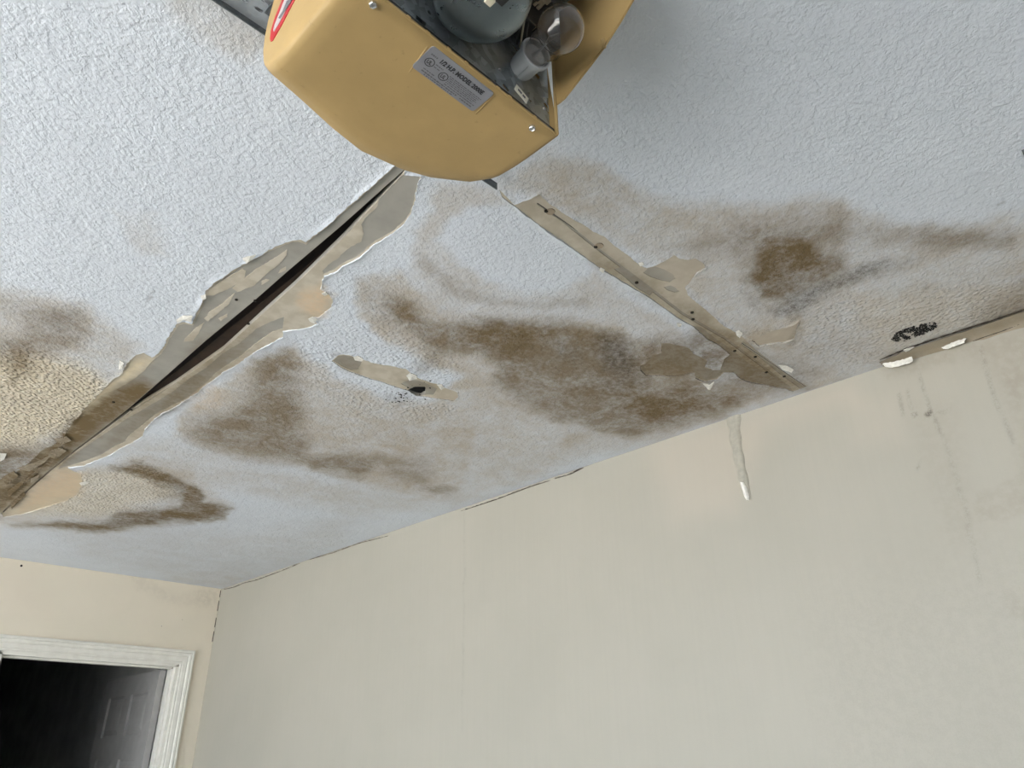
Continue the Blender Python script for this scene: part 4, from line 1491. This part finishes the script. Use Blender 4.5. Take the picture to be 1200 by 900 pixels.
# small white sticker on the chassis plate
corners = [on_plane(*p, 1, CY - .0009) for p in [(605.5, 98.5), (619.5, 115.5), (617, 121.5), (602.5, 104.5)]]
to_op(shard('sticker', corners, .0004, M_STICK, None, 'white paper sticker', 0, 1))
e1, e2 = corners[1] - corners[0], corners[3] - corners[0]
for k, (a, b_) in enumerate([(.2, .5), (.58, .8)]):
    p = [corners[0] + e1 * u + e2 * v - Vector((0, .0006, 0)) for u, v in [(a, .35), (b_, .35), (b_, .62), (a, .62)]]
    to_op(shard('sticker_print', p, .0002, M_INK2, None, None, 0, 1))

# rating label on the underside, with its print
L0, L1, L3 = (on_plane(*p, 2, ZB) for p in [(501, 55.5), (579.5, 109.5), (480.5, 85.5)])
LU = Vector((1, 0, 0))
lx0, lx1 = L0.x + .002, L1.x - .001
ly0, ly1 = .4645, .5045
lbl_bm = bmesh.new()
rr_, segs = .004, 4
pts = []
for cx, cy, a0 in ((lx1 - rr_, ly0 + rr_, -90), (lx1 - rr_, ly1 - rr_, 0), (lx0 + rr_, ly1 - rr_, 90), (lx0 + rr_, ly0 + rr_, 180)):
    for k in range(segs + 1):
        t = math.radians(a0 + 90 * k / segs)
        pts.append((cx + rr_ * math.cos(t), cy + rr_ * math.sin(t)))
lo = [lbl_bm.verts.new((x, y, ZB - .0022)) for x, y in pts]
hi = [lbl_bm.verts.new((x, y, ZB - .0008)) for x, y in pts]
n_ = len(pts)
for i in range(n_):
    lbl_bm.faces.new((lo[i], lo[(i + 1) % n_], hi[(i + 1) % n_], hi[i]))
lbl_bm.faces.new(lo)
lbl_bm.faces.new(hi)
label_o = to_op(bm_obj('rating_label', lbl_bm, M_LABEL, None, label='silver rating label with black print'))
label_o.name = 'rating_label'


def text_mesh(name, body, size, x, y, mat, parent, z, bold=0.0, sx=1.0):
    cu = bpy.data.curves.new(name, 'FONT')
    cu.body = body
    cu.size = size
    cu.offset = bold
    cu.resolution_u = 2
    tmp = bpy.data.objects.new(name, cu)
    C.objects.link(tmp)
    dg = bpy.context.evaluated_depsgraph_get()
    me = bpy.data.meshes.new_from_object(tmp.evaluated_get(dg))
    C.objects.unlink(tmp)
    bpy.data.objects.remove(tmp)
    bpy.data.curves.remove(cu)
    # read from below: x to the right as seen, text 'up' is -y
    me.transform(Matrix(((sx, 0, 0, x), (0, -1, 0, y), (0, 0, -1, z), (0, 0, 0, 1))))
    me.materials.clear()
    me.materials.append(mat)
    o = bpy.data.objects.new(name, me)
    C.objects.link(o)
    me.transform(Matrix.Translation(-opener.location))
    o.parent = parent
    return o


ZT = ZB - .0025
LW = lx1 - lx0
text_mesh('lettering', '1/2 H.P. MODEL 2000E', .0088, lx0 + .019, ly0 + .0125, M_INK, label_o, ZT, .0004, .80)
# certification marks: ring with two letters
for cx, cy in ((lx0 + .0115, ly0 + .020), (lx0 + .036, ly0 + .0245)):
    bm = bmesh.new()
    n_r = 24
    a = [bm.verts.new((cx + .0062 * math.cos(2 * math.pi * i / n_r), cy + .0062 * math.sin(2 * math.pi * i / n_r), ZT)) for i in range(n_r)]
    b_ = [bm.verts.new((cx + .0052 * math.cos(2 * math.pi * i / n_r), cy + .0052 * math.sin(2 * math.pi * i / n_r), ZT)) for i in range(n_r)]
    for i in range(n_r):
        bm.faces.new((a[i], a[(i + 1) % n_r], b_[(i + 1) % n_r], b_[i]))
    o = to_op(bm_obj('certification_ring', bm, M_INK))
    o.parent = label_o
    text_mesh('lettering', 'UL', .0078, cx - .0036, cy + .0028, M_INK, label_o, ZT, .0002, .72)
# rows of print too small to read in the photograph
bm = bmesh.new()
r = random.Random(4)
for x0, x1, y, hgt in [(.006, .016, .0085, .0022), (.020, .032, .0165, .0015), (.020, .030, .0205, .0013), (.044, .098, .0180, .0013), (.046, .096, .0205, .0012), (.046, .094, .0230, .0012),
                       (.046, .097, .0255, .0012), (.046, .092, .0280, .0012), (.012, .030, .0305, .0014), (.046, .098, .0310, .0013), (.012, .070, .0340, .0018), (.076, .098, .0345, .0016), (.018, .066, .0372, .0014)]:
    x = x0
    sc_ = LW / .104
    while x < x1 - .001:
        w = r.uniform(.0012, .0045)
        w = min(w, x1 - x)
        v = [bm.verts.new((lx0 + (x + a) * sc_, ly0 + y + b_, ZT)) for a, b_ in ((0, 0), (w, 0), (w, hgt), (0, hgt))]
        bm.faces.new(v)
        x += w + r.uniform(.0006, .0014)
o = to_op(bm_obj('small_print', bm, M_INK2))
o.parent = label_o
o['kind'] = 'stuff'

# badge on the front face
XB = .2319
BD = [(331, -1), (346, -1), (330, 28), (319, 48), (316.5, 49), (315.2, 46), (316, 36), (320, 22)]


def badge(poly, x, mat, name, parent, th=.0012, lab=None):
    p = [on_plane(a, b_, 0, x) for a, b_ in poly]
    lo_ = p
    hi_ = [q + Vector((th, 0, 0)) for q in p]
    bm = bmesh.new()
    A_ = [bm.verts.new(v) for v in lo_]
    B_ = [bm.verts.new(v) for v in hi_]
    k = len(p)
    for i in range(k):
        bm.faces.new((A_[i], A_[(i + 1) % k], B_[(i + 1) % k], B_[i]))
    f1, f2 = bm.faces.new(A_), bm.faces.new(B_)
    bmesh.ops.triangulate(bm, faces=[f1, f2])
    o = to_op(bm_obj(name, bm, mat, None, label=lab))
    if parent is not opener:
        o.parent = parent
    return o


bo = badge([(336, -14), (352, -14), (331, 27), (319.5, 47), (317.2, 48.5), (316.2, 45), (317.5, 35), (322, 20)], XB - .0006, M_RED, 'badge', opener, .0022, 'red outlined badge')
badge([(338.5, -14), (347.5, -14), (329, 23), (321, 37), (320.0, 35), (321.5, 29)], XB - .0011, M_PINK, 'badge_field', bo, .0006)
badge([(336, 1), (341, -3), (342.5, -1), (333, 14), (328, 22), (326, 21), (331, 13), (333, 8)], XB - .0014, M_INK2, 'badge_print', bo, .0004)

# rail towards the garage doorway and straps up to the ceiling angle, mostly hidden or out of the frame
to_op(box('rail', XF + .02, .245, .430, .462, CAMZ + .915, CAMZ + .945, M_ZINC, None, .002))
for x in (.27, .52):
    to_op(box('hanger_strap', x - .012, x + .012, .597, .600, CAMZ + .955, CAMZ + .985, M_STEEL))
    to_op(box('hanger_strap', x - .012, x + .012, .597, .757, CAMZ + .982, CAMZ + .9845, M_STEEL))

# ------------------------------------------------------------------ light bulb
def glass():
    mt, nt, bs = new_mat('smoked_clear_glass')
    bs.inputs['Base Color'].default_value = (0.93, 0.89, 0.86, 1)
    bs.inputs['Roughness'].default_value = 0.0
    bs.inputs['IOR'].default_value = 1.48
    bs.inputs['Transmission Weight'].default_value = 1.0
    return mt


bulb = thing('light_bulb', 'clear glass light bulb screwed into the grey socket of the opener', 'light bulb', tuple(SA))
gp = []
R_B = .0298
cB = (SB - SA).length
for d_, r_ in [(.024, .0150), (.034, .0165), (.042, .0180), (.050, .0205), (.058, .0238)]:
    gp.append((d_, r_))
for k in range(0, 19):
    t = math.radians(215 - 35) - math.radians(k * 8.6) if False else None
    ang = math.radians(128 - k * 128 / 18)
    gp.append((cB + R_B * math.cos(ang), R_B * math.sin(ang)))
gp = [g for i, g in enumerate(gp) if i < 5 or g[0] > .060]
bm = bmesh.new()
add_lathe(bm, SA, AX, gp, 48, False)
bm.faces.new([v for v in bm.verts][-48:])
g = bm_obj('glass_envelope', bm, glass(), None, True)
g.data.transform(Matrix.Translation(-bulb.location))
g.parent = bulb
md = g.modifiers.new('thickness', 'SOLIDIFY')
md.thickness = .0006
md.offset = -1
o = lathe('screw_base', SA, AX, [(.006, .011)] + [(.008 + i * .0016, .0128 if i % 2 else .0120) for i in range(10)] + [(.025, .0132)], M_CHROME, None, 24)
o.data.transform(Matrix.Translation(-bulb.location))
o.parent = bulb
o = lathe('filament_stem', SA, AX, [(.025, .0050), (.034, .0035), (.042, .0018), (.056, .0010)], M_SOCK, None, 12)
o.data.transform(Matrix.Translation(-bulb.location))
o.parent = bulb
u_, v_, a_ = frame_from_axis(AX)
c0 = SA + a_ * .075
fp = [SA + a_ * .055 + u_ * .002, c0 + u_ * .012] + [c0 + u_ * (.012 - i * .004) + a_ * (.003 if i % 2 else -.001) for i in range(1, 6)] + [c0 - u_ * .012, SA + a_ * .055 - u_ * .002]
o = tube('filament', fp, .0003, M_CHROME, None, 5)
o.data.transform(Matrix.Translation(-bulb.location))
o.parent = bulb


# ------------------------------------------------------------------ perforated steel angles on the ceiling
def perforated(name, label, x0, x1, y0, y1, z, flange, along, pitch, slot, flange_sign=1):
    t = .0022
    root = thing(name, label, 'steel angle', ((x0 + x1) / 2, (y0 + y1) / 2, z))
    rings = []
    a0, a1 = (x0, x1) if along == 'x' else (y0, y1)
    c = (y0 + y1) / 2 if along == 'x' else (x0 + x1) / 2
    w = (y1 - y0) if along == 'x' else (x1 - x0)
    k = 0
    s_ = a1 - .012
    while s_ > a0 + .01:
        L, W = (slot, slot * .55)
        off = -.12 * w if along == 'x' else 0
        ring = []
        for i in range(12):
            q = 2 * math.pi * i / 12
            al, ac = math.cos(q) * L / 2, math.sin(q) * W / 2
            ring.append((s_ + al, c + off + ac) if along == 'x' else (c + off + ac, s_ + al))
        rings.append(ring)
        s_ -= pitch
        k += 1
    V, tri = cut_sheet([(x0, y0), (x1, y0), (x1, y1), (x0, y1)], rings)
    bm = bmesh.new()
    q = [bm.verts.new((v.x, v.y, z)) for v in V]
    for f in tri:
        bm.faces.new([q[i] for i in f])
    for v in [v for v in bm.verts if not v.link_faces]:
        bm.verts.remove(v)
    bmesh.ops.recalc_face_normals(bm, faces=bm.faces[:])
    ext = bmesh.ops.extrude_face_region(bm, geom=bm.faces[:])
    for v in [g_ for g_ in ext['geom'] if isinstance(g_, bmesh.types.BMVert)]:
        v.co.z += t
    o = bm_obj('slotted_flange', bm, M_ANGLE if along == 'x' else M_STEEL)
    o.data.transform(Matrix.Translation(-root.location))
    o.parent = root
    if along == 'x':
        o = box('side_flange', x0, x1 + .070, y1 - t, y1, z - flange, z + .006, M_STEEL)  # darker steel than the slotted flange, painting in this side's shade
    else:
        o = box('side_flange', x0, x0 + t, y0, y1, z + t, z + flange, M_STEEL)
    o.data.transform(Matrix.Translation(-root.location))
    o.parent = root
    return root


perforated('perforated_angle', 'grey perforated steel angle behind the tan opener, running along the ceiling joint', -.35, .690, .745, .7870, CAMZ + .9865, .010, 'x', .0225, .0125)
perforated('perforated_angle', 'dark steel angle end poking in at the right edge of the photo', 1.403, 1.440, -.75, .047, CAMZ + .994, .005, 'y', .025, .012)
